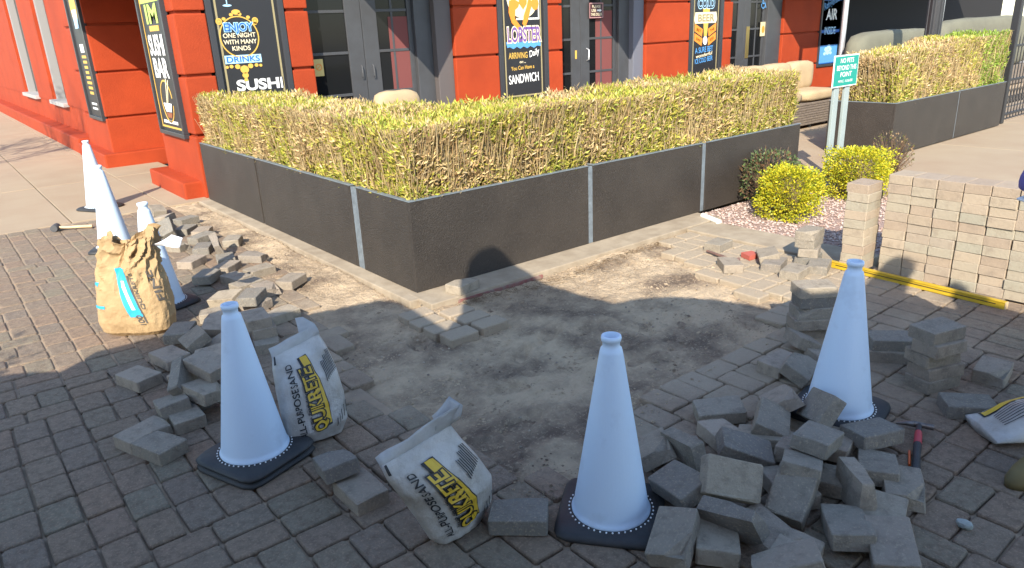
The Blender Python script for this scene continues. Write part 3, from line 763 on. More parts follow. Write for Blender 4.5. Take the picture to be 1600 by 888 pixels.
# facade board 3
b = board('sign_board', 'tall black board with a tap handle reading COLD BEER A SURE BET', (11.105, FY+.02, .55), FR, .97, 2.3, .09)
letter('COLD', b, .47, 1.36, .16, M_black, .48, .02, outline=M_lblue, z=.007)
mb = MB(); mb.poly([(.38, 1.36), (.58, 1.36), (.53, .95), (.50, .80), (.45, .80), (.43, .95)], .001, .004); mb.build('gold_tap', M_gold, b)
MB().poly(ell(.475, .80, .06, .075, 18), .001, .006).build('white_knob', M_white, b)
MB().poly([(.17, 1.10), (.77, 1.10), (.80, 1.17), (.77, 1.29), (.17, 1.29), (.14, 1.17)], .001, .005).build('pale_plate', M_cream, b)
letter('BEER', b, .47, 1.135, .12, M_tan, .48, .04, z=.009)
mb = Each('orange_banner', M_orange, b)
for s in (-1, 1):
    for k in (0, 1): 
        y = 1.0-.16*k; mb.poly([(.475+s*.08, y), (.475+s*.31, y+.10), (.475+s*.31, y-.03), (.475+s*.10, y-.13)], .001, .004)
for s, x, y in (('BET', .27, .96), ('BAR', .27, .80), ('THE', .68, .96), ('BEER', .68, .80)): letter(s, b, x, y, .05, M_cream, .13, .02, rot=-20 if x < .4 else 20)
letter('A SURE BET', b, .46, .60, .095, M_blue, .52, .02, rot=3)
letter('wonderful', b, .46, .525, .06, M_cream, .48, .02, rot=6, shear=.2)
letter('ICE COLD BEER', b, .46, .425, .085, M_blue, .52, .02, rot=5)
# facade board 4
b = board('sign_board', 'blue board in the shade reading Refrigerated AIR INSIDE', (15.64, FY+.10, .62), FR, .90, 2.2, .05, line=None, panel=M_dblue)
letter('Refrigerated', b, .46, 1.28, .14, M_blue, .70, .015, rot=18, shear=.2)
letter('AIR', b, .46, .98, .22, M_white, .46, .03)
letter('INSIDE', b, .44, .68, .15, M_lblue, .46, .02)
mb = MB(); mb.box(.08, .82, .08, .45, .0005, .002); mb.build('light_blue_band', M_blue, b)
mb = MB()
for x, y, r_ in ((.35, .36, .07), (.45, .42, .07), (.52, .36, .06), (.42, .30, .08), (.55, .28, .05), (.30, .27, .05)): mb.poly(ell(x, y, r_, r_*.7, 12), .003, .005+x*.001)
mb.build('painted_cloud', M_lblue, b)
# flank boards
b = board('sign_board', 'narrow black board on the corner pier reading SUSHI BAR', (2.375, 10.03, .66), LR, 1.04, 2.3, .05, line=M_gold)
MB().box(.12, .92, 1.50, 1.95, .001, .003).build('lime_plate', M_lime, b)
letter('RING', b, .52, 1.58, .24, M_black, .60, .0, z=.006)
letter('IM', b, .52, 1.28, .20, M_lime, .50, .05)
MB().box(.34, .74, 1.19, 1.25, .001, .004).build('gold_bar', M_gold, b)
letter('SUSHI', b, .50, .93, .22, M_white, .62, .04)
letter('BAR', b, .50, .68, .21, M_white, .60, .05)
mb = MB(); ring(mb, .50, .40, .24, .25, .02, .001, .004, 30, 10, 350); mb.build('gold_ring', M_gold, b)
mb = MB(); mb.poly([(.60, .66), (.63, .66), (.50, .38), (.48, .38)], .004, .007).poly([(.68, .65), (.71, .64), (.54, .38), (.52, .38)], .004, .007); mb.build('chopsticks', M_cream, b)
MB().poly([(.34, .38), (.68, .38), (.62, .28), (.40, .28)], .004, .008).build('white_bowl', M_white, b)
MB().poly([(.40, .27), (.64, .27), (.60, .21), (.44, .21)], .004, .008).build('brown_bowl', mat('brown sign paint', (.25, .08, .03), .5), b)
mb = MB()
for k in range(8): mb.box(.2+.075*k, .2+.075*k+.055, .14, .175, .001, .004)
mb.build('small_print', M_white, b)
b = board('sign_board', 'narrow black board on the second pier with lines of small gold lettering', (2.175, 13.42, .66), LR, .98, 2.3, .05, line=None)
MB().poly(ell(.50, 1.62, .22, .26, 20), .001, .004).build('painted_oval', M_gold, b)
MB().box(.36, .66, 1.32, 1.58, .004, .007).build('painted_bottle', M_lblue, b)
MB().box(.36, .62, .98, 1.10, .001, .004).build('white_plate', M_white, b)
mb = MB()
for k in range(8):
    w = random.uniform(.22, .34); mb.box(.5-w/2, .5+w/2, .90-.075*k, .94-.075*k, .001, .004)
mb.build('small_print', M_gold, b)
mb = MB()
for k in range(2): mb.box(.32, .68, .22-.07*k, .25-.07*k, .001, .004)
mb.build('small_print', M_white, b)
# small notices
b = tag(empty('notice', (4.02, FY+.215, 1.24), FR), 'small yellow no-smoking notice inside the left glass door', 'notice')
MB().cbox(0, .125, 0, .205, -.004, .002, .002).build('card', mat('yellow card', (.62, .48, .17), .6), b)
mb = MB(); ring(mb, .062, .11, .042, .042, .010, .002, .004, 20); mb.poly([(.03, .085), (.035, .08), (.095, .135), (.09, .14)], .002, .0045); mb.build('orange_symbol', M_orange, b)
b = tag(empty('notice', (8.79, FY+.19, 1.80), FR), 'small maroon notice on the middle doors reading PLEASE USE THIS DOOR', 'notice')
MB().cbox(0, .33, 0, .25, -.006, .002, .003).build('plate', mat('maroon enamel', (.05, .012, .014), .5), b)
mb = MB(); mb.box(.012, .318, .012, .022, .002, .004).box(.012, .318, .228, .238, .002, .004).box(.012, .022, .022, .228, .002, .004).box(.308, .318, .022, .228, .002, .004); mb.build('border_line', mat('pink enamel', (.5, .28, .27), .5), b)
letter('PLEASE', b, .165, .165, .042, M_cream, .19, .01)
letter('USE', b, .105, .105, .042, M_cream, .10, .02)
MB().poly([(.18, .112), (.24, .112), (.24, .10), (.285, .125), (.24, .15), (.24, .138), (.18, .138)], .002, .005).build('arrow', M_white, b)
letter('THIS DOOR', b, .165, .045, .042, M_cream, .25, .02)
b = tag(empty('notice', (13.52, FY+.19, 1.86), FR), 'small blue wheelchair symbol on the right glass door', 'notice')
mb = MB(); ring(mb, .10, .08, .07, .07, .014, .001, .004, 20, -200, 60); mb.poly(ell(.08, .23, .022, .022, 10), .001, .004).box(.07, .09, .10, .20, .001, .004).box(.09, .16, .10, .115, .001, .004).poly([(.15, .115), (.165, .11), (.20, .03), (.185, .025)], .001, .0045)
mb.build('wheelchair_symbol', M_blue, b)
b = tag(MB().cbox(13.60, 13.76, FY+.20, FY+.214, 1.35, 1.62, .003).build('notice', mat('cream card', (.6, .5, .3), .6)), 'small cream picture card on the right glass door', 'notice')
MB().poly(ell(0, 0, .05, .07, 14), 0, .003).build('orange_picture', M_orange, b)
b.children[0].location = (13.68, FY+.199, 1.48); b.children[0].rotation_euler = FR

# ------------------------------------------------------------ patio furniture, gate, poles
def cushion(mb, x0, x1, y0, y1, z0, z1, M=None, puff=.03):
    b = bmesh.new(); bmesh.ops.create_cube(b, size=1)
    bmesh.ops.subdivide_edges(b, edges=list(b.edges), cuts=5, use_grid_fill=True)
    c = Vector(((x0+x1)/2, (y0+y1)/2, (z0+z1)/2)); s = Vector((x1-x0, y1-y0, z1-z0))
    for p in b.verts:
        q = p.co*2; l = (abs(q.x)**5+abs(q.y)**5+abs(q.z)**5)**(1/5); q = q/l
        q += q*.04*noise.noise(Vector((q.x*3+x0, q.y*3+y0, q.z*3)))
        p.co = Vector((c.x+q.x*s.x/2, c.y+q.y*s.y/2, c.z+q.z*s.z/2))
    return mb.bm(b, M, True)
s = tag(empty('wicker_sofa', (10.9, 6.3, 0)), 'brown wicker sofa with tan cushions between the two planters', 'sofa')
base = MB()
for k in range(9): base.cbox(-1.0, 1.0, -.02+.004*(k % 2), .75, .06+.038*k, .094+.038*k, .008)
base.build('base', M_wick, s)
back = MB()
for k in range(9): back.cbox(-1.0, 1.0, .72, .86, .40+.038*k, .434+.038*k, .008)
back.build('back', M_wick, s)
for k in range(4):
    MB().box(-.96+.6*k, -.90+.6*k, .02, .08, 0, .07).build('leg', M_iron, s)
for k in range(2): cushion(MB(), -1.0+1.0*k, 0+1.0*k, -.03, .66, .405, .58).build('seat_cushion', M_cush, s)
for k in range(3): cushion(MB(), -1.0+.67*k, -.34+.67*k, .42, .70, .55, 1.0).build('back_cushion', M_cush, s)
s = tag(empty('patio_sofa', (4.15, 7.2, 0)), 'tan patio seat whose back cushion just shows above the long hedge', 'sofa')
MB().cbox(-.45, .45, 0, .7, .05, .42, .02).build('base', M_wick, s)
cushion(MB(), -.27, .27, -.08, .12, .55, 1.12).build('back_cushion', M_cush, s)
s = tag(empty('padded_bench', (16, 6.3, 0)), 'long olive grey padded bench back behind the dry hedge', 'bench')
cushion(MB(), -3.55, -.6, -.05, .35, .45, 1.40).build('back_cushion', M_olive, s)
cushion(MB(), -.58, 4.6, -.05, .35, .45, 1.52).build('back_cushion', M_olive, s)
MB().cbox(-3.5, 4.5, 0, .9, .02, .45, .03).build('base', M_wick, s)
tag(MB().tube([(12.72, 6.75, 0), (12.74, 6.75, 3.2)], .045, 14).build('metal_pole', M_galv), 'bright metal pole rising behind the olive bench', 'pole')
tag(MB().tube([(16.68, 6.8, 0), (16.72, 6.8, 3.2)], .02, 10).build('thin_pole', M_galv), 'thin pole behind the right part of the olive bench', 'pole')
col = tag(empty('dark_column', (12.62, 5.25, 0)), 'black fluted column rising at the right end of the dry hedge', 'column')
MB().lathe([(.14, 0), (.14, .12), (.11, .16), (.10, 3.3)], 20, False).build('shaft', M_iron, col)
for k in range(10):
    a = 2*math.pi*k/10; MB().box(-.008, .008, -.008, .008, .18, 3.3, Matrix.Translation((.104*math.cos(a), .104*math.sin(a), 0))).build('flute', M_char, col)
g = tag(empty('iron_gate', (13.0, 4.25, 0)), 'black wrought iron gate panel at the right edge beside the planter', 'gate')
MB().cbox(-.05, .05, -.05, .05, 0, 1.95, .01).build('post', M_iron, g)
for z in (.10, .62, 1.12): MB().cbox(.05, 3.2, -.016, .016, z, z+.035, .004).build('rail', M_iron, g)
for k in range(24): 
    x = .16+.125*k; MB().tube([(x, 0, .05), (x, 0, 1.22), (x, 0, 1.32)], [.008, .008, .001], 6).build('bar', M_iron, g)
for k in range(24):
    x = .22+.125*k; pts = [(x+.05*math.cos(t*.7)*(1-t/14), 0, .36+.16*math.sin(t*.7)*(1-t/14)) for t in range(12)]
    MB().tube(pts, .006, 5).build('scroll', M_iron, g)
# the green sign on two posts
sg = tag(empty('street_sign', (7.42, 3.87, 0)), 'small green sign reading NO PETS BEYOND THIS POINT on two grey posts', 'sign')
for x, tl in ((-.11, .0), (.10, .0)): MB().cbox(x-.045, x+.045, .012, .042, -.05, 1.30 if x < 0 else 1.22, .004).build('post', M_post, sg)
p = empty('sign_plate', (-.24, 0, 1.00), (R(90), 0, 0)); p.parent = sg
MB().cbox(0, .48, 0, .31, -.006, .004, .003).build('plate_edge', M_white, p)
MB().box(.012, .468, .012, .298, .004, .006).build('plate_face', M_green, p)
for s_, y, w, h in (('NO PETS', .235, .26, .044), ('BEYOND THIS', .165, .38, .046), ('POINT', .10, .22, .046), ('M.M.C. 10.36.030', .045, .28, .024)): letter(s_, p, .24, y, h, M_white, w, .015, z=.008)
# ------------------------------------------------------------ cones
def cone(loc, yaw, label, stacked=False, h=.711):
    o = tag(empty('traffic_cone', loc, (0, 0, yaw)), label, 'cone', 'white traffic cones')
    k = h/.711; zb = .05 if stacked else .022
    def base(z0, z1, nm):
        b = bmesh.new(); n = 40; rings = []
        prof = ((.185, z0), (.190, z0+.006), (.188, z1-.014), (.172, z1), (.125, z1+.002))
        for hw, z in prof:
            ring_ = []
            for i in range(n):
                t = 2*math.pi*i/n; e = 7 if hw > .15 else 2.2
                q = (abs(math.cos(t))**e+abs(math.sin(t))**e)**(-1/e)
                ring_.append(b.verts.new((hw*q*math.cos(t), hw*q*math.sin(t), z)))
            rings.append(ring_)
        for r0, r1 in zip(rings[:-1], rings[1:]):
            for i in range(n): b.faces.new((r0[i], r0[(i+1) % n], r1[(i+1) % n], r1[i]))
        b.faces.new(rings[0][::-1]); b.faces.new(rings[-1])
        b.faces.ensure_lookup_table()
        return MB().bm(b, None, True).build(nm, M_rub, o)
    if stacked: base(0, .028, 'base'); base(.03, .058, 'base')
    else: base(0, .03, 'base')
    z0 = .058 if stacked else .03; H = h
    MB().lathe([(.142, z0+.001), (.143, z0+.007), (.137, z0+.012), (.1335, z0+.03), (.040*k, H-.062), (.036, H-.046), (.029, H-.040), (.029, H-.022), (.033, H-.018), (.035, H-.009), (.033, H), (.025, H+.001), (.022, H-.03), (.02, H-.10)], 48).build('body', M_cone, o)
    d = MB()
    for i in range(44):
        a = 2*math.pi*i/44; d.poly([(.152*math.cos(a)+.0032*math.cos(t), .152*math.sin(a)+.0032*math.sin(t)) for t in np.linspace(0, 5.5, 7)], z0+.0, z0+.0045)
    d.build('dot_ring', M_white, o)
    return o
def cone_at(ax, ay, yaw, label, stacked=False, h=.711):
    p = ground(ax, ay, h); return cone((p.x, p.y, 0), R(yaw), label, stacked, h)
cone_at(955, 524, 38, 'white traffic cone at the bottom centre, between the sand bag and the paver heap')
cone_at(358, 475, 20, 'white traffic cone on a doubled black base, beside the upright sand bag', True)
cone_at(1337, 408, 12, 'white traffic cone standing among the stacked pavers on the right')
cone_at(133, 220, 30, 'sunlit white traffic cone farthest back, nearest the red wall', h=.75)
cone_at(152, 259, 60, 'sunlit white traffic cone in front of the farthest one, left of the brown paper bag', h=.74)
cone_at(222, 317, 20, 'white traffic cone half hidden behind the brown paper bag', h=.72)

# ------------------------------------------------------------ bags
class Bag:
    """closed sack lofted from rows (left, right, front bulge, back bulge); front faces along nf"""
    def __init__(s, rows, nf, nv=44, nu=22, crease=.006, seed=1):
        s.rows = rows; s.nf = [Vector(n).normalized() for n in nf] if isinstance(nf, list) else [Vector(nf).normalized()]*len(rows)
        s.byh = False; s.crease = crease; s.seed = seed; s.nv = nv; s.nu = nu
    def row(s, v):
        k = max(0, min(len(s.rows)-1.0001, v*(len(s.rows)-1))); i = int(k); t = k-i; t = t*t*(3-2*t)*.6+t*.4
        a, b = s.rows[i], s.rows[i+1]
        return Vector(a[0]).lerp(Vector(b[0]), t), Vector(a[1]).lerp(Vector(b[1]), t), a[2]*(1-t)+b[2]*t, a[3]*(1-t)+b[3]*t, s.nf[i].lerp(s.nf[i+1], t)
    def P(s, u, v, side=1):
        L, Rr, f, b, n = s.row(v)
        w = max(0, 4*u*(1-u))**.5
        p = L.lerp(Rr, u) + n*(w*(f if side > 0 else -b))
        q = p*1.0
        c = noise.noise(q*9+Vector((s.seed, 0, 0)))*1.0 + .7*abs(noise.noise(Vector((q.x*22+q.z*8, q.y*22, q.z*13+s.seed)))) + .35*noise.noise(q*45)
        return p + n*(side*s.crease*c*(.4+.6*w))
    def build(s, name, m, parent):
        v = []; nu, nv = s.nu, s.nv; per = 2*nu
        for j in range(nv+1):
            for i in range(nu): v.append(s.P(i/nu, j/nv, 1))
            for i in range(nu): v.append(s.P(1-i/nu, j/nv, -1))
        f = [(j*per+i, j*per+(i+1) % per, (j+1)*per+(i+1) % per, (j+1)*per+i) for j in range(nv) for i in range(per)]
        f.append(tuple(range(per))[::-1]); f.append(tuple(range(nv*per, nv*per+per)))
        return MB().add(v, f, True).build(name, m, parent)
    FR_ = (0, .13, .39, .64, .85, 1.0)
    def hv(s, h):
        h = min(max(h, 0), 1)
        for i in range(5):
            if h <= s.FR_[i+1]: return (i+(h-s.FR_[i])/(s.FR_[i+1]-s.FR_[i]))/5
        return 1
    def out(s, u, v, e):
        if s.byh: v = s.hv(v)
        u = min(max(u, .01), .99); v = min(max(v, .0), 1)
        d = .01; du = s.P(min(u+d, 1), v)-s.P(max(u-d, 0), v); dv = s.P(u, min(v+d, 1))-s.P(u, max(v-d, 0)); n = du.cross(dv)
        if n.dot(s.row(v)[4]) < 0: n = -n
        return s.P(u, v) + n.normalized()*e
    def ink(s, verts, faces, m, parent, name, e=.003):
        return MB().add([s.out(u, v, e) for u, v in verts], faces).build(name, m, parent)
    def text(s, t, u, v0, v1, hu, m, parent, bold=0.0, outline=None, e=.0085, sweep=0.0):
        """lettering that climbs the bag from v0 to v1, tops of the letters towards the left"""
        for mm, bo, ee in ((outline, bold+.11, e-.0012), (m, bold, e)):
            if mm is None: continue
            a, f = text_mesh(t, 1/.7, 1, bo, 'LEFT')
            if bo == bold or not outline: pass
            b0, _ = text_mesh(t, 1/.7, 1, 0, 'LEFT'); x0, x1 = b0[:, 0].min(), b0[:, 0].max()
            # split long letter edges so they follow the folds
            bm_ = bmesh.new(); vs_ = [bm_.verts.new((p[0], p[1], 0)) for p in a]
            for q in f:
                try: bm_.faces.new([vs_[i] for i in q])
                except ValueError: pass
            bm_.verts.index_update()
            V = [(u-p.co.y*hu+sweep*((p.co.x-x0)/(x1-x0)), v0+(v1-v0)*(p.co.x-x0)/(x1-x0)) for p in bm_.verts]
            F_ = [[q.index for q in fc.verts] for fc in bm_.faces]; bm_.free()
            s.ink(V, F_, mm, parent, 'lettering', ee)
    def strip(s, pts, m, parent, name, e=.0022):
        """closed band given as left and right (u, v) edges"""
        Lp, Rp = pts; n = len(Lp); k = 6; V = []; F_ = []
        for i in range(n):
            for j in range(k+1): t = j/k; V.append((Lp[i][0]*(1-t)+Rp[i][0]*t, Lp[i][1]*(1-t)+Rp[i][1]*t))
        for i in range(n-1):
            for j in range(k): F_.append((i*(k+1)+j, i*(k+1)+j+1, (i+1)*(k+1)+j+1, (i+1)*(k+1)+j))
        return s.ink(V, F_, m, parent, name, e)
def sand_bag_print(bag, o):
    bag.byh = True
    vs_ = np.linspace(.15, .88, 22)
    edge = lambda v: .66-.10*v+.03*math.sin(v*5)
    bag.strip(([(edge(v)-.135-.02*(v > .76), v) for v in vs_], [(edge(v)+.012, v+.012) for v in vs_]), M_ink, o, 'logo_band', .005)
    bag.strip(([(edge(v)-.115, v) for v in vs_[1:]], [(edge(v), v) for v in vs_[1:]]), M_byel, o, 'logo_band', .0065)
    bag.text('QUIKRETE', .585, .13, .76, .185, M_byel, o, .03, M_ink, .0095, -.055)
    bag.text('ALL-PURPOSE SAND', .265, .10, .84, .092, M_ink, o, .022)
    bag.text('Arena Para Multiusos', .365, .17, .60, .035, M_ink, o, .02)
    for k in range(9):
        v0 = .56+.012*k; bag.strip(([(.72+.026*k, v) for v in np.linspace(v0, v0+.20-.012*(k % 3), 8)], [(.732+.026*k, v) for v in np.linspace(v0, v0+.20-.012*(k % 3), 8)]), M_ink, o, 'small_print', .006)
    for k in range(5):
        bag.strip(([(.76+.045*k, v) for v in np.linspace(.10+.03*k, .2+.03*k, 6)], [(.772+.045*k, v) for v in np.linspace(.10+.03*k, .2+.03*k, 6)]), M_ink, o, 'small_print', .006)
    bag.strip(([(.03, v) for v in np.linspace(.90, .985, 6)], [(.06, v) for v in np.linspace(.90, .985, 6)]), M_ink, o, 'small_print', .006)
def film(name, low, up, parent, o0, n=16, k=6, bow=.003, m=None):
    """thin empty neck of a sack between two pixel-free 3D edges"""
    v = []
    for side in (0, 1):
        for i in range(n+1):
            t = i/n*(len(low)-1); a = min(int(t), len(low)-2); q = t-a
            lo = Vector(low[a]).lerp(Vector(low[a+1]), q); hi = Vector(up[a]).lerp(Vector(up[a+1]), q)
            for j in range(k+1):
                s_ = j/k; p = lo.lerp(hi, s_); p += Vector((0, -1, 0))*(bow*math.sin(math.pi*s_)+.010*noise.noise(p*16)*s_) + Vector((0, .003, 0))*side
                v.append(p-Vector(o0))
    c = (n+1)*(k+1); f = []
    for i in range(n):
        for j in range(k):
            a = i*(k+1)+j; f.append((a, a+k+1, a+k+2, a+1)); f.append((c+a, c+a+1, c+a+k+2, c+a+k+1))
    for i in range(n):
        a = i*(k+1)+k; f.append((a, a+k+1, c+a+k+1, c+a))
    for j in range(k):
        f.append((j, j+1, c+j+1, c+j)); a = n*(k+1)+j; f.append((a, c+a, c+a+1, a+1))
    return MB().add(v, f, True).build(name, m or M_bagt, parent)
V3 = Vector
o0 = (1.16, 1.87, 0)
o = tag(empty('sand_bag', o0), 'nearest plastic bag of all-purpose sand, leaning left at the bottom of the picture', 'bag', 'printed sand bags')
sub = lambda p: V3(p)-V3(o0)
bag = Bag([(sub((1.07, 1.85, .002)), sub((1.29, 1.885, .002)), .035, .06), (sub((1.03, 1.845, .05)), sub((1.335, 1.885, .06)), .045, .09), (sub((.99, 1.85, .15)), sub((1.325, 1.87, .16)), .062, .10),
           (sub((.945, 1.86, .25)), sub((1.275, 1.88, .26)), .07, .08), (sub((.912, 1.875, .325)), sub((1.222, 1.895, .345)), .04, .045), (sub((.90, 1.885, .375)), sub((1.19, 1.905, .405)), .006, .006)], (-.1, -1, .1), crease=.009, seed=3)
bag.build('sack', M_bagp, o); sand_bag_print(bag, o)
film('empty_neck', [(.90, 1.885, .372), (1.0, 1.89, .382), (1.1, 1.90, .392), (1.19, 1.905, .402)], [ground(586, 716, .40), ground(640, 684, .43), ground(682, 652, .46), ground(722, 632, .49)], o, o0)
film('empty_neck', [(1.12, 1.91, .39), (1.155, 1.91, .40), (1.195, 1.91, .405)], [ground(675, 650, .46), ground(703, 620, .50), ground(724, 634, .49)], o, o0, 8, 8, .02)
o0 = (1.06, 2.86, 0)
o = tag(empty('sand_bag', o0), 'upright plastic bag of all-purpose sand beside the cone with the doubled base', 'bag', 'printed sand bags')
bag = Bag([(sub((.955, 2.83, .002)), sub((1.17, 2.80, .002)), .035, .05), (sub((.93, 2.825, .05)), sub((1.205, 2.80, .06)), .042, .08), (sub((.925, 2.855, .15)), sub((1.225, 2.85, .16)), .058, .09),
           (sub((.935, 2.90, .25)), sub((1.225, 2.90, .27)), .065, .08), (sub((.95, 2.945, .33)), sub((1.215, 2.95, .36)), .04, .045), (sub((.965, 2.97, .375)), sub((1.20, 2.985, .415)), .006, .006)], (0, -1, .25), crease=.009, seed=9)
bag.build('sack', M_bagp, o); sand_bag_print(bag, o)
film('empty_neck', [(.965, 2.97, .372), (1.04, 2.975, .385), (1.12, 2.98, .40), (1.20, 2.985, .412)], [ground(420, 546, .41), ground(448, 530, .43), ground(478, 514, .45), ground(490, 505, .455)], o, o0)
film('empty_neck', [(1.10, 2.985, .40), (1.16, 2.985, .41), (1.20, 2.985, .412)], [ground(462, 498, .48), ground(474, 496, .485), ground(492, 506, .46)], o, o0, 8, 8, .015)
# third bag lying on its face at the right edge
a, b2 = ground(1526, 640, .05), ground(1549, 716, .0)
o0 = tuple(a*.5+b2*.5); o0 = (o0[0], o0[1], 0)
o = tag(empty('sand_bag', o0), 'plastic sand bag lying flat, cut off by the right edge', 'bag', 'printed sand bags')
dr = V3((CR.x, CR.y, 0)).normalized(); pr = V3((-dr.y, dr.x, 0))
rows = []
for t, th, hw in ((0, .008, .115), (.06, .03, .115), (.14, .085, .13), (.26, .11, .14), (.40, .10, .14), (.50, .03, .13)):
    c = dr*t + pr*.02; rows.append((c+pr*hw+V3((0, 0, .03+th*.15)), c-pr*hw+V3((0, 0, .03+th*.15)), th, .025))
bag = Bag(rows, (0, 0, 1), crease=.006, seed=5)
bag.build('sack', M_bagp, o)
bag.strip(([(.10, v) for v in np.linspace(.12, .95, 12)], [(.30, v) for v in np.linspace(.12, .95, 12)]), M_ink, o, 'logo_band', .002)
bag.strip(([(.13, v) for v in np.linspace(.14, .94, 12)], [(.27, v) for v in np.linspace(.14, .94, 12)]), M_byel, o, 'logo_band', .0032)
for k in range(7): bag.strip(([(.38+.05*k, v) for v in np.linspace(.22, .7, 8)], [(.395+.05*k, v) for v in np.linspace(.22, .7, 8)]), M_ink, o, 'small_print', .006)

# brown paper bag with a crumpled open top
kc = V3((.79, 4.82, 0))
o = tag(empty('paper_bag', kc), 'crumpled brown paper bag with a blue stripe, opened at the top, in the sun', 'bag')
def vor(p):
    d_ = noise.voronoi(p)[0]; return min(.7, d_[1]-d_[0])
def kraft():
    n, nv = 120, 70; fwd = V3((-dr.y, dr.x, 0)); v = []; 
    prof = [(0, .165, .085), (.03, .205, .115), (.10, .225, .13), (.20, .222, .13), (.32, .205, .115), (.42, .18, .095), (.50, .155, .08), (.57, .14, .07), (.62, .15, .075)]
    for j in range(nv+1):
        t = j/nv*(len(prof)-1); i = min(int(t), len(prof)-2); q = t-i
        z, a, b_ = [prof[i][k]*(1-q)+prof[i+1][k]*q for k in range(3)]
        top = max(0, (z-.26)/.36)
        for k in range(n):
            th = 2*math.pi*k/n; e = 3.0
            w = (abs(math.cos(th))**e+abs(math.sin(th))**e)**(-1/e)
            p = dr*(a*w*math.cos(th)) + fwd*(b_*w*math.sin(th)) + V3((0, 0, z))
            rad = (p-V3((0, 0, z))).normalized()
            rdg = lambda a_: .28-abs(noise.noise(a_))
            c = .010*noise.noise(p*5) + (.006+.10*top)*rdg(V3((math.cos(th)*2.3, math.sin(th)*2.3, z*2.2+1.7*noise.noise(V3((math.cos(th), math.sin(th), z*5)))))) + (.008+.05*top)*rdg(V3((math.cos(th)*5, math.sin(th)*5, z*9+3))) + (.005+.016*top)*rdg(p*26) + (.008+.012*top)*(vor(p*7)-.2)
            # the front folds inwards in a deep vertical pleat
            fold = math.exp(-((th-math.radians(262))/.16)**2)*top*.075
            p += rad*(c-fold) + dr*(.05*top*top)
            if z > .5: p.z += (z-.5)/.12*(.085*noise.noise(V3((math.cos(th)*1.6, math.sin(th)*1.6, 4)))+.012*math.cos(th*5)+.03*noise.noise(V3((math.cos(th)*6, math.sin(th)*6, 9))))
            v.append(p)
    f = [(j*n+k, j*n+(k+1) % n, (j+1)*n+(k+1) % n, (j+1)*n+k) for j in range(nv) for k in range(n)]
    f.append(tuple(range(n))[::-1])
    vv = list(v); m0 = len(vv)
    # inner face a little inside, so the paper has thickness
    rim = nv-24
    for j in range(rim, nv+1):
        for k in range(n):
            p = v[j*n+k]; c = V3((dr.x*.03, dr.y*.03, p.z)); vv.append(p+(c-p).normalized()*.004)
    for j in range(nv-rim):
        for k in range(n): a = m0+j*n+k; b_ = m0+j*n+(k+1) % n; f.append((a, a+n, b_+n, b_))
    for k in range(n): f.append((nv*n+k, nv*n+(k+1) % n, m0+(nv-rim)*n+(k+1) % n, m0+(nv-rim)*n+k))
    f.append(tuple(m0+k for k in range(n)))
    return v, vv, f, n, nv
kv, kvv, kf, kn, knv = kraft()
MB().add(kvv, kf, False).build('sack', M_kraft, o)
def kpatch(ths, jz, m, name, e=.004, skew=0.0):
    """print that follows the paper: a patch between two angles (deg) and two heights (0..1)"""
    v = []; n1, n2 = 10, 18
    for b_ in range(n2+1):
        t = jz[0]+(jz[1]-jz[0])*b_/n2
        for a in range(n1+1):
            th = ths[0]+(ths[1]-ths[0])*a/n1 + skew*(t-jz[0])
            kk = (th/360*kn) % kn; i0 = int(kk); q = kk-i0; j = min(int(t*knv), knv-1); r_ = t*knv-j
            g_ = lambda jj, ii: kv[jj*kn+(ii % kn)]
            p = g_(j, i0).lerp(g_(j, i0+1), q).lerp(g_(j+1, i0).lerp(g_(j+1, i0+1), q), r_)
            rad = V3((p.x, p.y, 0)).normalized(); v.append(p+rad*e)
    return MB().add(v, [(b_*(n1+1)+a, b_*(n1+1)+a+1, (b_+1)*(n1+1)+a+1, (b_+1)*(n1+1)+a) for b_ in range(n2) for a in range(n1)], True).build(name, m, o)
kpatch((276, 295), (.30, .66), M_kblue, 'blue_stripe', skew=-58)
kpatch((281, 286), (.36, .56), M_cream, 'small_print', .0055, -58)
kpatch((297, 299.5), (.24, .60), M_kgrey, 'grey_stripe', skew=-50)
kpatch((205, 240), (.37, .39), M_kblue, 'blue_line'); kpatch((210, 232), (.52, .55), M_kblue, 'blue_line')
def ktext(s, th, t0, hh, wd, m, vertical=True):
    a, f = text_mesh(s, 1/.7, 1, .03, 'LEFT'); x0, x1 = a[:, 0].min(), a[:, 0].max(); v = []
    for x, y in a:
        t = t0+hh*(x-x0)/(x1-x0); thh = th-wd*y - 50*(t-t0)
        kk = (thh/360*kn) % kn; i0 = int(kk); q = kk-i0; j = min(int(t*knv), knv-1); r_ = t*knv-j
        g_ = lambda jj, ii: kv[jj*kn+(ii % kn)]
        p = g_(j, i0).lerp(g_(j, i0+1), q).lerp(g_(j+1, i0).lerp(g_(j+1, i0+1), q), r_)
        v.append(p+V3((p.x, p.y, 0)).normalized()*.006)
    return MB().add(v, f).build('lettering', m, o)
ktext('100', 296, .225, .09, 8, M_kgrey); ktext('FINE', 334, .40, .22, 13, M_kgrey); ktext('QUIKRETE', 300, .36, .26, 5, M_kgrey)
film('liner', [tuple(kc+dr*.16+V3((0, 0, .55))), tuple(kc+dr*.20+V3((0, 0, .545))), tuple(kc+dr*.23+V3((0, 0, .55)))],
     [tuple(kc+dr*.30+V3((0, -.04, .62))), tuple(kc+dr*.36+V3((0, -.05, .60))), tuple(kc+dr*.33+V3((0, -.06, .54)))], o, tuple(kc), 10, 8, .03, mat('white liner film', (.8, .8, .8), .4, (.7, .7, .72), 12, bump=.8, bscale=30))
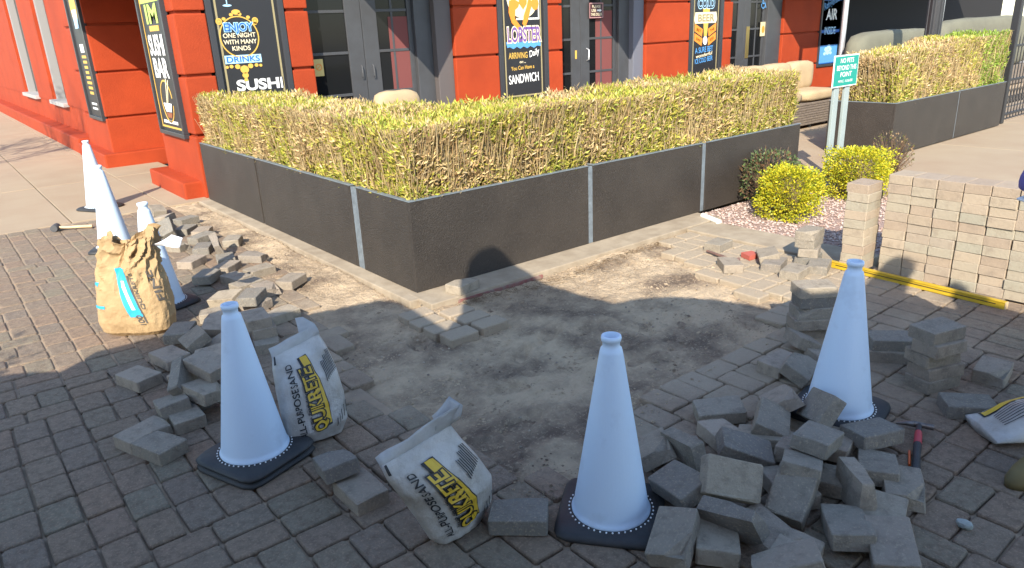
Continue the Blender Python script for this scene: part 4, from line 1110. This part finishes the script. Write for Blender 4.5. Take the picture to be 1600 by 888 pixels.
# ------------------------------------------------------------ loose pavers, each its own thing
LF = [paver_mesh('loose_paver', PL, PW_, PT, M_loose, 40+i, .0026, .004, .006, (0, 1, 2, 1, 0, 3)[i]) for i in range(6)]
def on_edge(me):
    c = me.copy(); 
    for p in c.vertices: p.co = Vector((p.co.x, -p.co.z, p.co.y))
    return c
LS = [on_edge(LF[i]) for i in range(3)]
_k = [0]
def loose(loc, rot, label, edge=False, group='loose pavers', mesh=None):
    _k[0] += 1
    o = bpy.data.objects.new('loose_paver', mesh or (LS[_k[0] % 3] if edge else LF[_k[0] % 6])); link(o)
    o.location = loc; o.rotation_euler = [R(a) for a in rot]
    return tag(o, label, 'paver', group)
A = 'in the sunlit scatter'
B = 'in the heap by the left near cone'
Cc = 'in the big right-hand heap'
T_ = [
 ((.489, 3.184, .03), (0, 0, 111), 'dark flat paver lying nearest the viewer left of the cone with the doubled base'),
 ((.463, 3.351, .03), (0, 0, 200), 'long pale-topped paver tucked behind the nearest flat paver at lower left'),
 ((.631, 3.503, .058), (6, 348, 266), 'tilted paver %s, front of the pile'.replace('%s', B)),
 ((.654, 3.387, .03), (0, 0, 270), 'low flat paver under the tilted one %s' % B),
 ((.777, 3.454, .096), (6, 0, 105), 'paver second from the top %s, touching the cone' % B),
 ((.846, 3.578, .171), (355, 351, 111), 'pale-topped paver crowning the heap, touching the cone with the doubled base'),
 ((.726, 3.617, .11), (25, 21, 244), 'dark paver standing on edge %s' % B, 1),
 ((.784, 4.12, .05), (0, 0, 102), 'flat dark paver at the back %s' % B),
 ((.939, 4.17, .096), (334, 5, 87), 'tilted dark paver beside the white-topped one, behind the left near cone'),
 ((.92, 4.384, .08), (0, 0, 239), 'paver with a brightly sunlit top touching the brown paper bag'),
 ((1.109, 4.307, .105), (351, 14, 239), 'round-edged half-lit paver just behind the tip of the left near cone'),
 ((.592, 4.002, .03), (0, 0, 110), 'single dark flat paver lying apart at left, on the edge of the shade'),
 ((1.752, 8.25, .054), (5, 350, 89), 'tilted paver farthest back %s' % A),
 ((1.70, 7.85, .04), (0, 12, 130), 'dark-sided paver second farthest back %s' % A),
 ((1.544, 7.097, .099), (334, 333, 82), 'paver standing tilted just right of the cone behind the paper bag'),
 ((1.74, 7.216, .03), (0, 0, 46), 'flat paver right of the tilted one near the cone, back part %s' % A),
 ((1.83, 7.002, .03), (0, 0, 55), 'small-looking flat paver nearest the sand strip, back part %s' % A),
 ((1.747, 6.743, .04), (359, 356, 24), 'long pale paver lying askew, middle back %s' % A),
 ((1.654, 6.4, .03), (0, 0, 241), 'flat paver left of the upright one %s' % A),
 ((1.689, 6.10, .104), (347, 342, 82), 'paver standing on edge, the upright one in the middle %s' % A, 1),
 ((1.93, 6.459, .03), (0, 0, 240), 'flat paver with a dark end right behind the upright one %s' % A),
 ((1.684, 5.91, .03), (0, 0, 257), 'flat paver just in front of the upright one %s' % A),
 ((1.876, 5.805, .03), (0, 0, 129), 'flat paver casting a small pointed shadow right of the upright one %s' % A),
 ((1.617, 5.676, .03), (0, 0, 41), 'paver with a shaded dark top in the middle %s' % A),
 ((1.41, 5.494, .05), (0, 0, 50), 'darkest shaded paver nearest the cone behind the paper bag'),
 ((1.569, 5.329, .03), (0, 0, 106), 'pale flat paver right of the darkest shaded one %s' % A),
 ((1.77, 5.394, .03), (0, 0, 193), 'long pale paver with a sharp right end %s' % A),
 ((1.571, 5.119, .03), (0, 0, 192), 'bright long paver lying crosswise in the front part %s' % A),
 ((1.64, 4.934, .03), (0, 0, 96), 'pale paver with a rounded lit end in the front part %s' % A),
 ((1.846, 4.974, .03), (0, 0, 217), 'paver with two panels on its end face, rightmost in front %s' % A),
 ((1.45, 4.673, .09), (0, 0, 230), 'upper of two stacked pavers just behind the tip of the left near cone'),
 ((1.468, 4.698, .03), (0, 0, 115), 'lower of two stacked pavers just behind the tip of the left near cone'),
 ((1.344, 4.866, .058), (350, 9, 124), 'pale tilted slab-like paver left of the two stacked ones %s' % A),
 ((1.275, 4.088, .15), (0, 0, 262), 'topmost of three shaded pavers stacked behind the upright sand bag'),
 ((1.298, 4.074, .09), (0, 0, 258), 'middle one of three shaded pavers stacked behind the upright sand bag'),
 ((1.28, 3.99, .03), (0, 0, 254), 'bottom one of three shaded pavers stacked behind the upright sand bag'),
 ((2.48, 1.713, .044), (3, 355, 321), 'broad pale-edged flat paver at the back left %s' % Cc),
 ((2.496, 1.464, .09), (341, 5, 207), 'blue-grey tilted paver in the middle back %s' % Cc),
 ((2.227, 1.412, .095), (8, 21, 315), 'long tilted paver in the centre %s, sloping to the right' % Cc),
 ((2.043, 1.558, .092), (350, 11, 74), 'paver leaning on edge near the cone %s' % Cc, 1),
 ((1.994, 1.674, .075), (334, 11, 49), 'dark-sided tilted paver touching the right side of the middle cone'),
 ((1.852, 1.428, .097), (343, 10, 76), 'flat-topped paver with a small black hole just right of the middle cone'),
 ((1.946, 1.279, .150), (50, 17, 323), 'broad dark paver propped up towards the viewer in the centre %s' % Cc),
 ((1.833, 1.187, .085), (336, 12, 98), 'paver lying under the broad propped one %s' % Cc, 1),
 ((2.119, 1.141, .08), (1, 330, 14), 'deep blue-grey paver steeply tilted towards the viewer %s' % Cc),
 ((2.252, 1.188, .121), (5, 14, 27), 'paver right behind the steeply tilted blue-grey one %s' % Cc),
 ((1.637, 1.282, .069), (348, 346, 27), 'mottled slab-like paver leaning at the right foot of the middle cone'),
 ((1.763, 1.20, .036), (2, 4, 39), 'low dark paver behind the mottled one at the foot of the middle cone'),
 ((1.89, .985, .035), (2, 6, 16), 'pinkish flat paver partly covered by another, front %s' % Cc),
 ((1.776, .952, .085), (350, 343, 315), 'pinkish paver cut by the bottom edge, front %s' % Cc),
 ((2.122, .937, .055), (5, 352, 219), 'grey-topped flat paver in a hollow at the front right %s' % Cc),
 ((2.133, .795, .056), (353, 350, 36), 'large dark paver with a crusty patch, rightmost at the bottom edge'),
 ((2.516, .93, .032), (0, 0, 30), 'flat squarish paver in front of the red-handled hammer'),
 ((2.727, 1.154, .073), (354, 3, 341), 'pale flat paver right at the foot of the right near cone'),
 ((2.399, 1.214, .156), (356, 348, 192), 'topmost paver of the big heap, with a rough flat top'),
 ((2.314, 1.008, .083), (3, 6, 50), 'paver on edge sloping down to the right below the topmost one', 1),
 ((2.551, 1.041, .045), (3, 352, 207), 'dark flat paver under the pale one at the foot of the right near cone'),
 ((2.69, 1.361, .12), (306, 17, 54), 'brown paver leaning up against the right near cone'),
 ((2.692, 1.546, .083), (334, 16, 48), 'half-hidden paver at the back right %s' % Cc),
 ((2.42, 1.30, .06), (5, 10, 20), 'dark paver buried in the middle %s' % Cc),
 ((2.20, 1.20, .04), (0, 0, 60), 'dark paver at the bottom, in the centre %s' % Cc),
 ((2.36, 1.12, .035), (0, 4, 110), 'lowest paver in the gap under the topmost one %s' % Cc),
 ((1.99, 1.44, .035), (0, 3, 95), 'lowest paver under the flat-topped one with the hole'),
 ((3.366, 1.833, .069), (336, 352, 229), 'paver leaning in front of the five-high shaded stack'),
 ((3.085, 1.689, .063), (331, 1, 197), 'blue-grey tilted paver at the left foot of the right near cone'),
 ((3.12, 1.812, .03), (0, 0, 177), 'flat paver with pale edges left of the tilted blue-grey one by the right near cone'),
 ((1.348, 1.747, .036), (0, 0, 137), 'single grey paver lying between the nearest sand bag and the middle cone'),
 ((.977, 2.447, .08), (6, 346, 259), 'tilted grey paver between the left near cone and the nearest sand bag'),
 ((.996, 2.285, .03), (0, 0, 90), 'flat grey paver under the left side of the nearest sand bag'),
 ((3.319, 1.015, .03), (0, 0, 130), 'grey paver lying just left of the flat sand bag at the right edge'),
 ((3.767, 1.073, .03), (0, 0, 9), 'grey flat paver right of the five-high stack at the right edge'),
 ((4.602, 2.843, .055), (345, 0, 41), 'sunlit paver tipped on another, left of the sunlit four-high stack'),
 ((4.52, 2.74, .03), (0, 0, 198), 'sunlit flat paver under the tipped one, left of the sunlit stack'),
 ((4.687, 2.493, .03), (0, 0, 20), 'sunlit flat paver in front of the sunlit four-high stack'),
 ((4.466, 2.545, .03), (0, 0, 8), 'sunlit flat paver at the front left of the sunlit stack'),
 ((4.654, 3.313, .03), (0, 0, 7), 'single sunlit paver lying on the laid pavers near the concrete footing'),
 ((2.65, 3.945, .044), (0, 0, 194), 'paver resting on the concrete footing against the corner planter'),
 ((2.10, 1.62, .035), (0, 4, 40), 'low paver behind the leaning one near the middle cone'),
 ((2.33, 1.58, .035), (3, 0, 70), 'low paver under the broad pale-edged flat one'),
 ((2.60, 1.24, .04), (0, 5, 15), 'low paver beneath the brown leaning one by the right cone'),
 ((1.92, 1.12, .032), (0, 0, 75), 'lowest paver under the deep blue-grey tilted one'),
 ((2.30, .90, .032), (2, 0, 20), 'low paver between the grey-topped and the squarish one at lower right'),
 ((2.42, 1.45, .045), (4, 6, 120), 'dark paver wedged behind the topmost one'),
 ((.70, 3.50, .03), (0, 0, 30), 'lowest paver in the gap under the crowning one by the left near cone'),
 ((.86, 3.86, .04), (6, 8, 70), 'tilted dark paver behind the crowning one by the left near cone'),
 ((.97, 3.95, .05), (340, 10, 150), 'dark paver leaning behind the shaft of the left near cone'),
 ((1.06, 4.08, .05), (12, 350, 20), 'dark paver wedged under the half-lit round-edged one'),
 ((.80, 3.74, .09), (14, 4, 200), 'dark paver resting on the standing one by the left near cone'),
 ((.92, 3.30, .03), (0, 0, 15), 'small dark paver end showing left of the left near cone shaft'),
 ((1.20, 4.50, .03), (0, 0, 70), 'shaded flat paver right of the white-topped one, behind the left cone'),
 ((1.22, 4.68, .03), (0, 0, 160), 'pale flat paver left of the two stacked ones'),
 ((1.52, 4.36, .03), (0, 0, 10), 'flat paver on the sand edge right of the two stacked ones'),
 ((1.62, 7.55, .03), (0, 0, 80), 'flat paver between the cone tip and the farthest paver'),
 ((1.86, 7.62, .03), (0, 0, 20), 'flat paver near the sand strip, third farthest back'),
 ((1.50, 6.65, .03), (0, 0, 120), 'flat paver right behind the white liner of the paper bag'),
 ((1.46, 6.05, .03), (0, 0, 40), 'flat sunlit paver directly right of the paper bag'),
 ((4.30, 2.95, .03), (0, 0, 50), 'sunlit paver lying loose left of the red chip'),
 ((3.30, 1.66, .04), (8, 0, 60), 'dark paver under the leaning one left of the right cone'),
]
for t in T_: loose(t[0], t[1], t[2], len(t) > 3)
# small stacks
def stack(base, yaw, n, where, jit=.012, z0=0, dyaw=5, step=.0605):
    names = {2: ['lower', 'upper'], 4: ['bottom', 'second', 'third', 'top'], 5: ['bottom', 'second', 'third', 'fourth', 'top']}[n]
    for k in range(n):
        loose((base[0]+random.gauss(0, jit), base[1]+random.gauss(0, jit), z0+.03+step*k), (random.gauss(0, .6), random.gauss(0, .6), yaw+random.gauss(0, dyaw)), '%s paver in the %s' % (names[k], where), group='pavers in small stacks')
p = ground(1252, 524)
stack((3.62, 1.95), -36, 5, 'five-high shaded stack left of the right cone', .012)
stack((4.83, 2.66), 14, 4, 'sunlit four-high stack in front of the gravel')
stack((3.49, 1.24), 163, 5, 'five-high stack right of the right cone', .008)
stack((3.63, 1.52), 135, 2, 'two-high pile behind the right cone')

# the long wall of stacked pavers and the free-standing column at its left end
WB = [paver_mesh('stacked_paver', PL, .150, .0592, M_wallp, 80+i, .0014, .0024, .004) for i in range(5)]
col_n = ['first', 'second', 'third', 'fourth', 'fifth', 'sixth', 'seventh', 'eighth', 'ninth', 'tenth', 'eleventh', 'twelfth']
for c in range(10):
    y = 2.125-.1535*c; n = 11; dz = random.uniform(-.002, .002)
    for k in range(n):
        o = loose((5.04+random.gauss(0, .004), y+random.gauss(0, .0025), .031+.0618*k+dz), (random.gauss(0, .3), random.gauss(0, .3), random.gauss(0, .9)+random.choice((0, 180))),
                  'pale paver in the stacked wall, %s column from left, %s course from top' % (col_n[c], col_n[n-1-k]), group='pavers in the stacked wall', mesh=random.choice(WB))
        o.name = 'stacked_paver'
for k in range(10):
    o = loose((4.925+random.gauss(0, .003), 2.345+random.gauss(0, .003), .031+.061*k), (random.gauss(0, .4), random.gauss(0, .4), 2+random.gauss(0, 1.5)),
              'paver in the free-standing column left of the stacked wall, %s from top' % col_n[9-k], group='pavers in the free-standing column', mesh=random.choice(WB))
    o.name = 'stacked_paver'

# ------------------------------------------------------------ tools and bits
a, b2 = ground(1297, 410, .03), ground(1572, 476, .03)
d = (b2-a); L_ = d.length
lv = tag(empty('spirit_level', (a.x, a.y, 0), (0, 0, math.atan2(d.y, d.x))), 'long yellow spirit level lying along the foot of the stacked wall', 'level')
MB().cbox(0, L_, -.012, .012, .008, .040, .002).build('web', M_yel, lv)
MB().cbox(0, L_, -.016, .016, .0, .010, .002).build('flange', M_yel, lv); MB().cbox(0, L_, -.016, .016, .038, .046, .002).build('flange', M_yel, lv)
MB().box(-.004, .0, -.014, .014, .002, .045).build('end_cap', M_rub, lv); MB().box(L_, L_+.006, -.015, .015, .001, .0455).build('end_cap', M_wood, lv)
MB().box(.05, L_-.05, .0122, .0128, .021, .026).box(.05, L_-.05, -.0132, -.0122, .021, .026).build('black_line', M_ink, lv)
# rubber mallet on the left
a, b2 = ground(87, 357, .03), ground(144, 353, .02); d = b2-a
m_ = tag(empty('mallet', (a.x, a.y, 0), (0, 0, math.atan2(d.y, d.x))), 'rubber mallet with a pale wooden handle lying on the pavers at left', 'mallet')
MB().tube([(0, -.055, .037), (0, -.05, .037), (0, .05, .037), (0, .055, .037)], [.03, .035, .035, .03], 18).build('head', mat('grey rubber', (.07, .07, .072), .7), m_)
MB().tube([(.02, 0, .037), (.12, 0, .028), (d.length, 0, .018)], [.012, .014, .016], 10).build('handle', M_wood, m_)
# claw hammer with a red and black grip
a, b2 = ground(1436, 664, .03), ground(1431, 728, .02); d = b2-a
m_ = tag(empty('hammer', (a.x, a.y, 0), (0, 0, math.atan2(d.y, d.x))), 'claw hammer with a red and black grip lying beside the right near cone', 'hammer')
MB().tube([(0, .055, .03), (0, .02, .03), (0, -.02, .03)], [.013, .012, .014], 10).build('head', M_steel, m_)
MB().tube([(0, -.02, .03), (0, -.05, .026), (-.01, -.085, .012)], [.014, .010, .004], 8).build('claw', M_steel, m_)
l = d.length
MB().tube([(0, 0, .03), (l*.2, 0, .029)], .012, 10).build('neck', M_rub, m_)
MB().tube([(l*.2, 0, .029), (l*.3, 0, .028), (l*.5, 0, .026)], [.013, .015, .016], 12).build('red_grip', mat('red grip rubber', (.42, .03, .045), .5), m_)
MB().tube([(l*.5, 0, .026), (l*.8, 0, .022), (l*1.15, 0, .02), (l*1.2, 0, .02)], [.0155, .015, .017, .012], 12).build('black_grip', M_rub, m_)
# small orange marker beside it
a, b2 = ground(1421, 705, .01), ground(1421, 727, .01)
tag(MB().tube([a+V3((0, 0, .0)), b2], .005, 8).build('marker_pencil', mat('orange plastic', (.7, .12, .02), .4)), 'thin orange pencil lying beside the red-handled hammer', 'pencil')
# brick hammer and a broken red chip by the sunlit pavers
a, b2 = ground(1105, 392, .02), ground(1148, 408, .02); d = b2-a
m_ = tag(empty('brick_hammer', (a.x, a.y, .004), (0, 0, math.atan2(d.y, d.x))), 'rusty brick hammer lying on the sunlit pavers near the stack', 'hammer')
MB().tube([(0, 0, .014), (d.length, 0, .018)], [.010, .013], 8).build('handle', mat('rusty steel', (.20, .11, .08), .7, (.12, .07, .06), 30), m_)
MB().tube([(d.length, -.08, .02), (d.length, -.02, .022), (d.length, .04, .022)], [.004, .013, .015], 8).build('head', MATS['rusty steel'], m_)
p = ground(1170, 398, .03)
tag(MB().poly([(-.05, -.04), (.06, -.05), (.08, .03), (-.01, .06)], 0, .035).build('broken_chip', mat('red painted chip', (.42, .10, .07), .8)), 'broken red-faced paver chip beside the tipped sunlit paver', 'paver chip').location = (p.x, p.y, .002)
a, b2 = ground(1098, 337, .02), ground(1123, 347, .02)
pv = MB().tube([a, b2], .024, 14).build('drain_pipe', M_pvc); tag(pv, 'short white plastic pipe poking out under the right planter', 'pipe')
p = ground(1506, 825)
bmx = bmesh.new(); bmesh.ops.create_icosphere(bmx, subdivisions=2, radius=1)
for v in bmx.verts: v.co = V3((v.co.x*.018, v.co.y*.028, v.co.z*.017+.014)) + v.co*.006*noise.noise(v.co*2.1+V3((3, 0, 0)))
st = tag(MB().bm(bmx).build('stone_chip', M_stone), 'small pale grey-green stone on the pavers at lower right', 'stone'); st.location = (p.x, p.y, 0)
# ------------------------------------------------------------ the crouching worker, almost wholly past the right edge
def skin(name, chain, rad, m, parent, root=0, sub=2):
    me = bpy.data.meshes.new(name); me.from_pydata([tuple(p) for p in chain[0]], chain[1], []); 
    o = bpy.data.objects.new(name, me); link(o, parent)
    md = o.modifiers.new('skin', 'SKIN'); md.use_smooth_shade = True
    s_ = o.modifiers.new('sub', 'SUBSURF'); s_.levels = sub; s_.render_levels = sub
    if not me.skin_vertices: bpy.context.view_layer.objects.active = o
    if not me.skin_vertices:
        bm_ = bmesh.new(); bm_.from_mesh(me); bm_.verts.layers.skin.verify(); bm_.to_mesh(me); bm_.free()
    for i, r_ in enumerate(rad): me.skin_vertices[0].data[i].radius = (r_, r_); me.skin_vertices[0].data[i].use_root = (i == root)
    me.materials.append(m); return o
wk = V3((3.10, .66, 0))+V3((CR.x, CR.y, 0)).normalized()*.03
pw = tag(empty('person', wk), 'crouching person in blue jeans and a purple cap, cut off by the right edge', 'person')
F2 = V3((CR.x, CR.y, 0)).normalized(); B2 = V3((-F2.y, F2.x, 0))
def q(r_, f_, z): return F2*r_+B2*f_+V3((0, 0, z))
pts = [q(.42, .10, .42), q(.36, .14, .62), q(.27, .19, .80), q(.22, .21, .90), q(.17, .23, 1.0), q(.15, .24, 1.08),
       q(.14, .02, .46), q(.12, -.02, .10), q(.17, .34, .46), q(.22, .30, .10),
       q(.30, .02, .80), q(.26, -.02, .58), q(.22, .05, .40), q(.30, .36, .80), q(.26, .42, .58), q(.22, .44, .38)]
ed = [(0, 1), (1, 2), (2, 3), (3, 4), (4, 5), (0, 6), (6, 7), (0, 8), (8, 9), (2, 10), (10, 11), (11, 12), (2, 13), (13, 14), (14, 15)]
skin('body', (pts, ed), [.15, .15, .13, .06, .085, .06, .085, .055, .085, .055, .06, .045, .035, .06, .045, .035], mat('blue denim', (.05, .14, .34), .9, (.04, .11, .27), 30, bump=.4, bscale=160), pw)
b = bmesh.new(); bmesh.ops.create_uvsphere(b, u_segments=24, v_segments=14, radius=1)
for v in b.verts:
    v.co = V3((v.co.x*.095, v.co.y*.09, max(v.co.z, -.3)*.095))
cp = MB().bm(b, Matrix.Translation(ground(1636, 286, 1.05)-wk), True).build('cap', mat('purple cap cloth', (.12, .10, .30), .8), pw)
MB().cbox(-.045, .0, -.05, .05, -.006, .002, .002, Matrix.Translation(ground(1620, 308, 1.0)-wk) @ Euler((0, R(-20), R(-38))).to_matrix().to_4x4()).build('cap_brim', M_white, pw)
def boot(c, yaw):
    M = Matrix.Translation(c) @ Matrix.Rotation(yaw, 4, 'Z'); v = []; n = 20
    prof = [(0, .055, .135, .0), (.03, .057, .138, .0), (.07, .052, .12, .01), (.11, .048, .085, .045), (.17, .05, .065, .06), (.24, .055, .065, .06)]
    for z, hw, hl, off in prof:
        for i in range(n): t = 2*math.pi*i/n; v.append(M @ V3((off-hl*math.cos(t), hw*math.sin(t), z)))
    f = [(j*n+i, j*n+(i+1) % n, (j+1)*n+(i+1) % n, (j+1)*n+i) for j in range(len(prof)-1) for i in range(n)]
    f += [tuple(range(n))[::-1], tuple(range((len(prof)-1)*n, len(prof)*n))]
    return MB().add(v, f, True).build('boot', mat('olive tan boot leather', (.17, .13, .045), .7, (.13, .10, .04), 12), pw)
boot(ground(1618, 752)-wk, math.atan2(F2.y, F2.x)+.25); boot(q(.20, .30, 0), math.atan2(F2.y, F2.x)+.1)
# ------------------------------------------------------------ added unseen cut-out, outlined to throw the shade over the foreground
lh = V3((LDIR.x, LDIR.y, 0)).normalized(); th_ = V3((-lh.y, lh.x, 0))
S0 = -1.15
def back(P):
    P = V3(P); k = (P.dot(lh)-S0)/math.cos(SUN_EL); return P.dot(th_), P.z+k*math.sin(SUN_EL)
prof = [back(ground(*p)) for p in [(-420, 640), (-150, 610), (40, 582), (100, 580), (150, 550), (270, 520), (340, 502), (430, 494), (480, 490), (535, 478), (590, 465), (622, 470), (655, 490), (700, 517), (728, 485)]]
prof += [back(p) for p in [(2.80, 4.12, .03), (2.84, 4.12, .14), (2.93, 4.12, .20), (3.06, 4.12, .205), (3.14, 4.12, .15), (3.22, 4.12, .05)]]
prof += [back(ground(*p)) for p in [(850, 440), (900, 457), (960, 471), (1000, 463), (1060, 460), (1120, 465), (1180, 473), (1235, 487), (1300, 482), (1345, 452)]]
def wallpt(x, y):
    d_ = CR*((x-800)/FPX)-CU*((y-444)/FPX)+CF; k = 4.935/d_.x; return V3((0, 0, CAM_H))+d_*k
prof += [back(wallpt(*p)) for p in [(1375, 419), (1385, 408), (1402, 400), (1420, 402), (1432, 410)]]
prof += [back(ground(*p)) for p in [(1408, 452), (1432, 470), (1455, 494), (1492, 500), (1492, 478)]]
prof += [back(wallpt(*p)) for p in [(1479, 444), (1495, 441), (1512, 450)]]
prof += [back(ground(*p)) for p in [(1540, 474), (1640, 500), (1850, 560)]]
v = []
pl = [(prof[0][0]+.02, -.2)] + prof + [(prof[-1][0]-.02, -.2)]
M = Matrix((( th_.x, 0, lh.x, lh.x*S0), (th_.y, 0, lh.y, lh.y*S0), (0, 1, 0, 0), (0, 0, 0, 1)))
mb = MB().poly(pl, -.10, 0); mb.v = [tuple(M @ V3(p)) for p in mb.v]
tag(mb.build('shade_cutout', mat('tan shade cutout', (.40, .36, .31), .9)), 'tall added cut-out, unseen behind the viewpoint, shaped to shade the foreground', 'wall')
# two trees beyond the left edge: their branches shade the pavement and the flank wall
def tree(c, h, label, nleaf, seed, spread=.5):
    rn = random.Random(seed); o = tag(empty('street_tree', c), label, 'tree'); tw = MB(); tips = []
    def grow(p, d_, l, r_, k):
        m1 = p+d_*l*.5+V3((rn.gauss(0, .05), rn.gauss(0, .05), 0))*l; e = p+d_*l
        tw.tube([p, m1, e], [r_, r_*.8, r_*.6], 6 if k > 1 else 8, False)
        if k == 0: tips.append(e); return
        for _ in range(3 if k > 1 else 4):
            nd = (d_+V3((rn.gauss(0, spread), rn.gauss(0, spread), rn.gauss(.1, .3)))).normalized(); grow(e, nd, l*rn.uniform(.6, .8), r_*.6, k-1)
    MB().tube([(0, 0, -.1), (.05, 0, h*.25), (0, .05, h*.42)], [.13, .10, .085], 10, False).build('trunk', M_twig, o)
    for _ in range(4): grow(V3((0, .05, h*.42)), V3((rn.gauss(0, .6), rn.gauss(0, .6), 1)).normalized(), h*.22, .05, 3)
    tw.build('branches', M_twig, o)
    if nleaf:
        k = rng.integers(0, len(tips), nleaf); P = np.array([tuple(t) for t in tips])[k]+rng.normal(0, .16, (nleaf, 3))
        leaves('crown', P, rng.normal(size=(nleaf, 3)), rng.uniform(.04, .09, nleaf), rng.uniform(.02, .04, nleaf), np.array([(.06, .10, .03)])*rng.uniform(.7, 1.4, (nleaf, 1)), o)
    return o
tree((-4.6, 10.8, 0), 7.0, 'tree with thin branches beyond the left edge, shading the flank wall', 1500, 4)
tree((-9.2, 12.0, 0), 7.5, 'second tree beyond the left edge, shading the far pavement', 2500, 8)
tree((-6.3, .4, 0), 4.6, 'leafy tree behind the viewpoint at left, shading the left edge of the pavers', 6000, 15, .3)
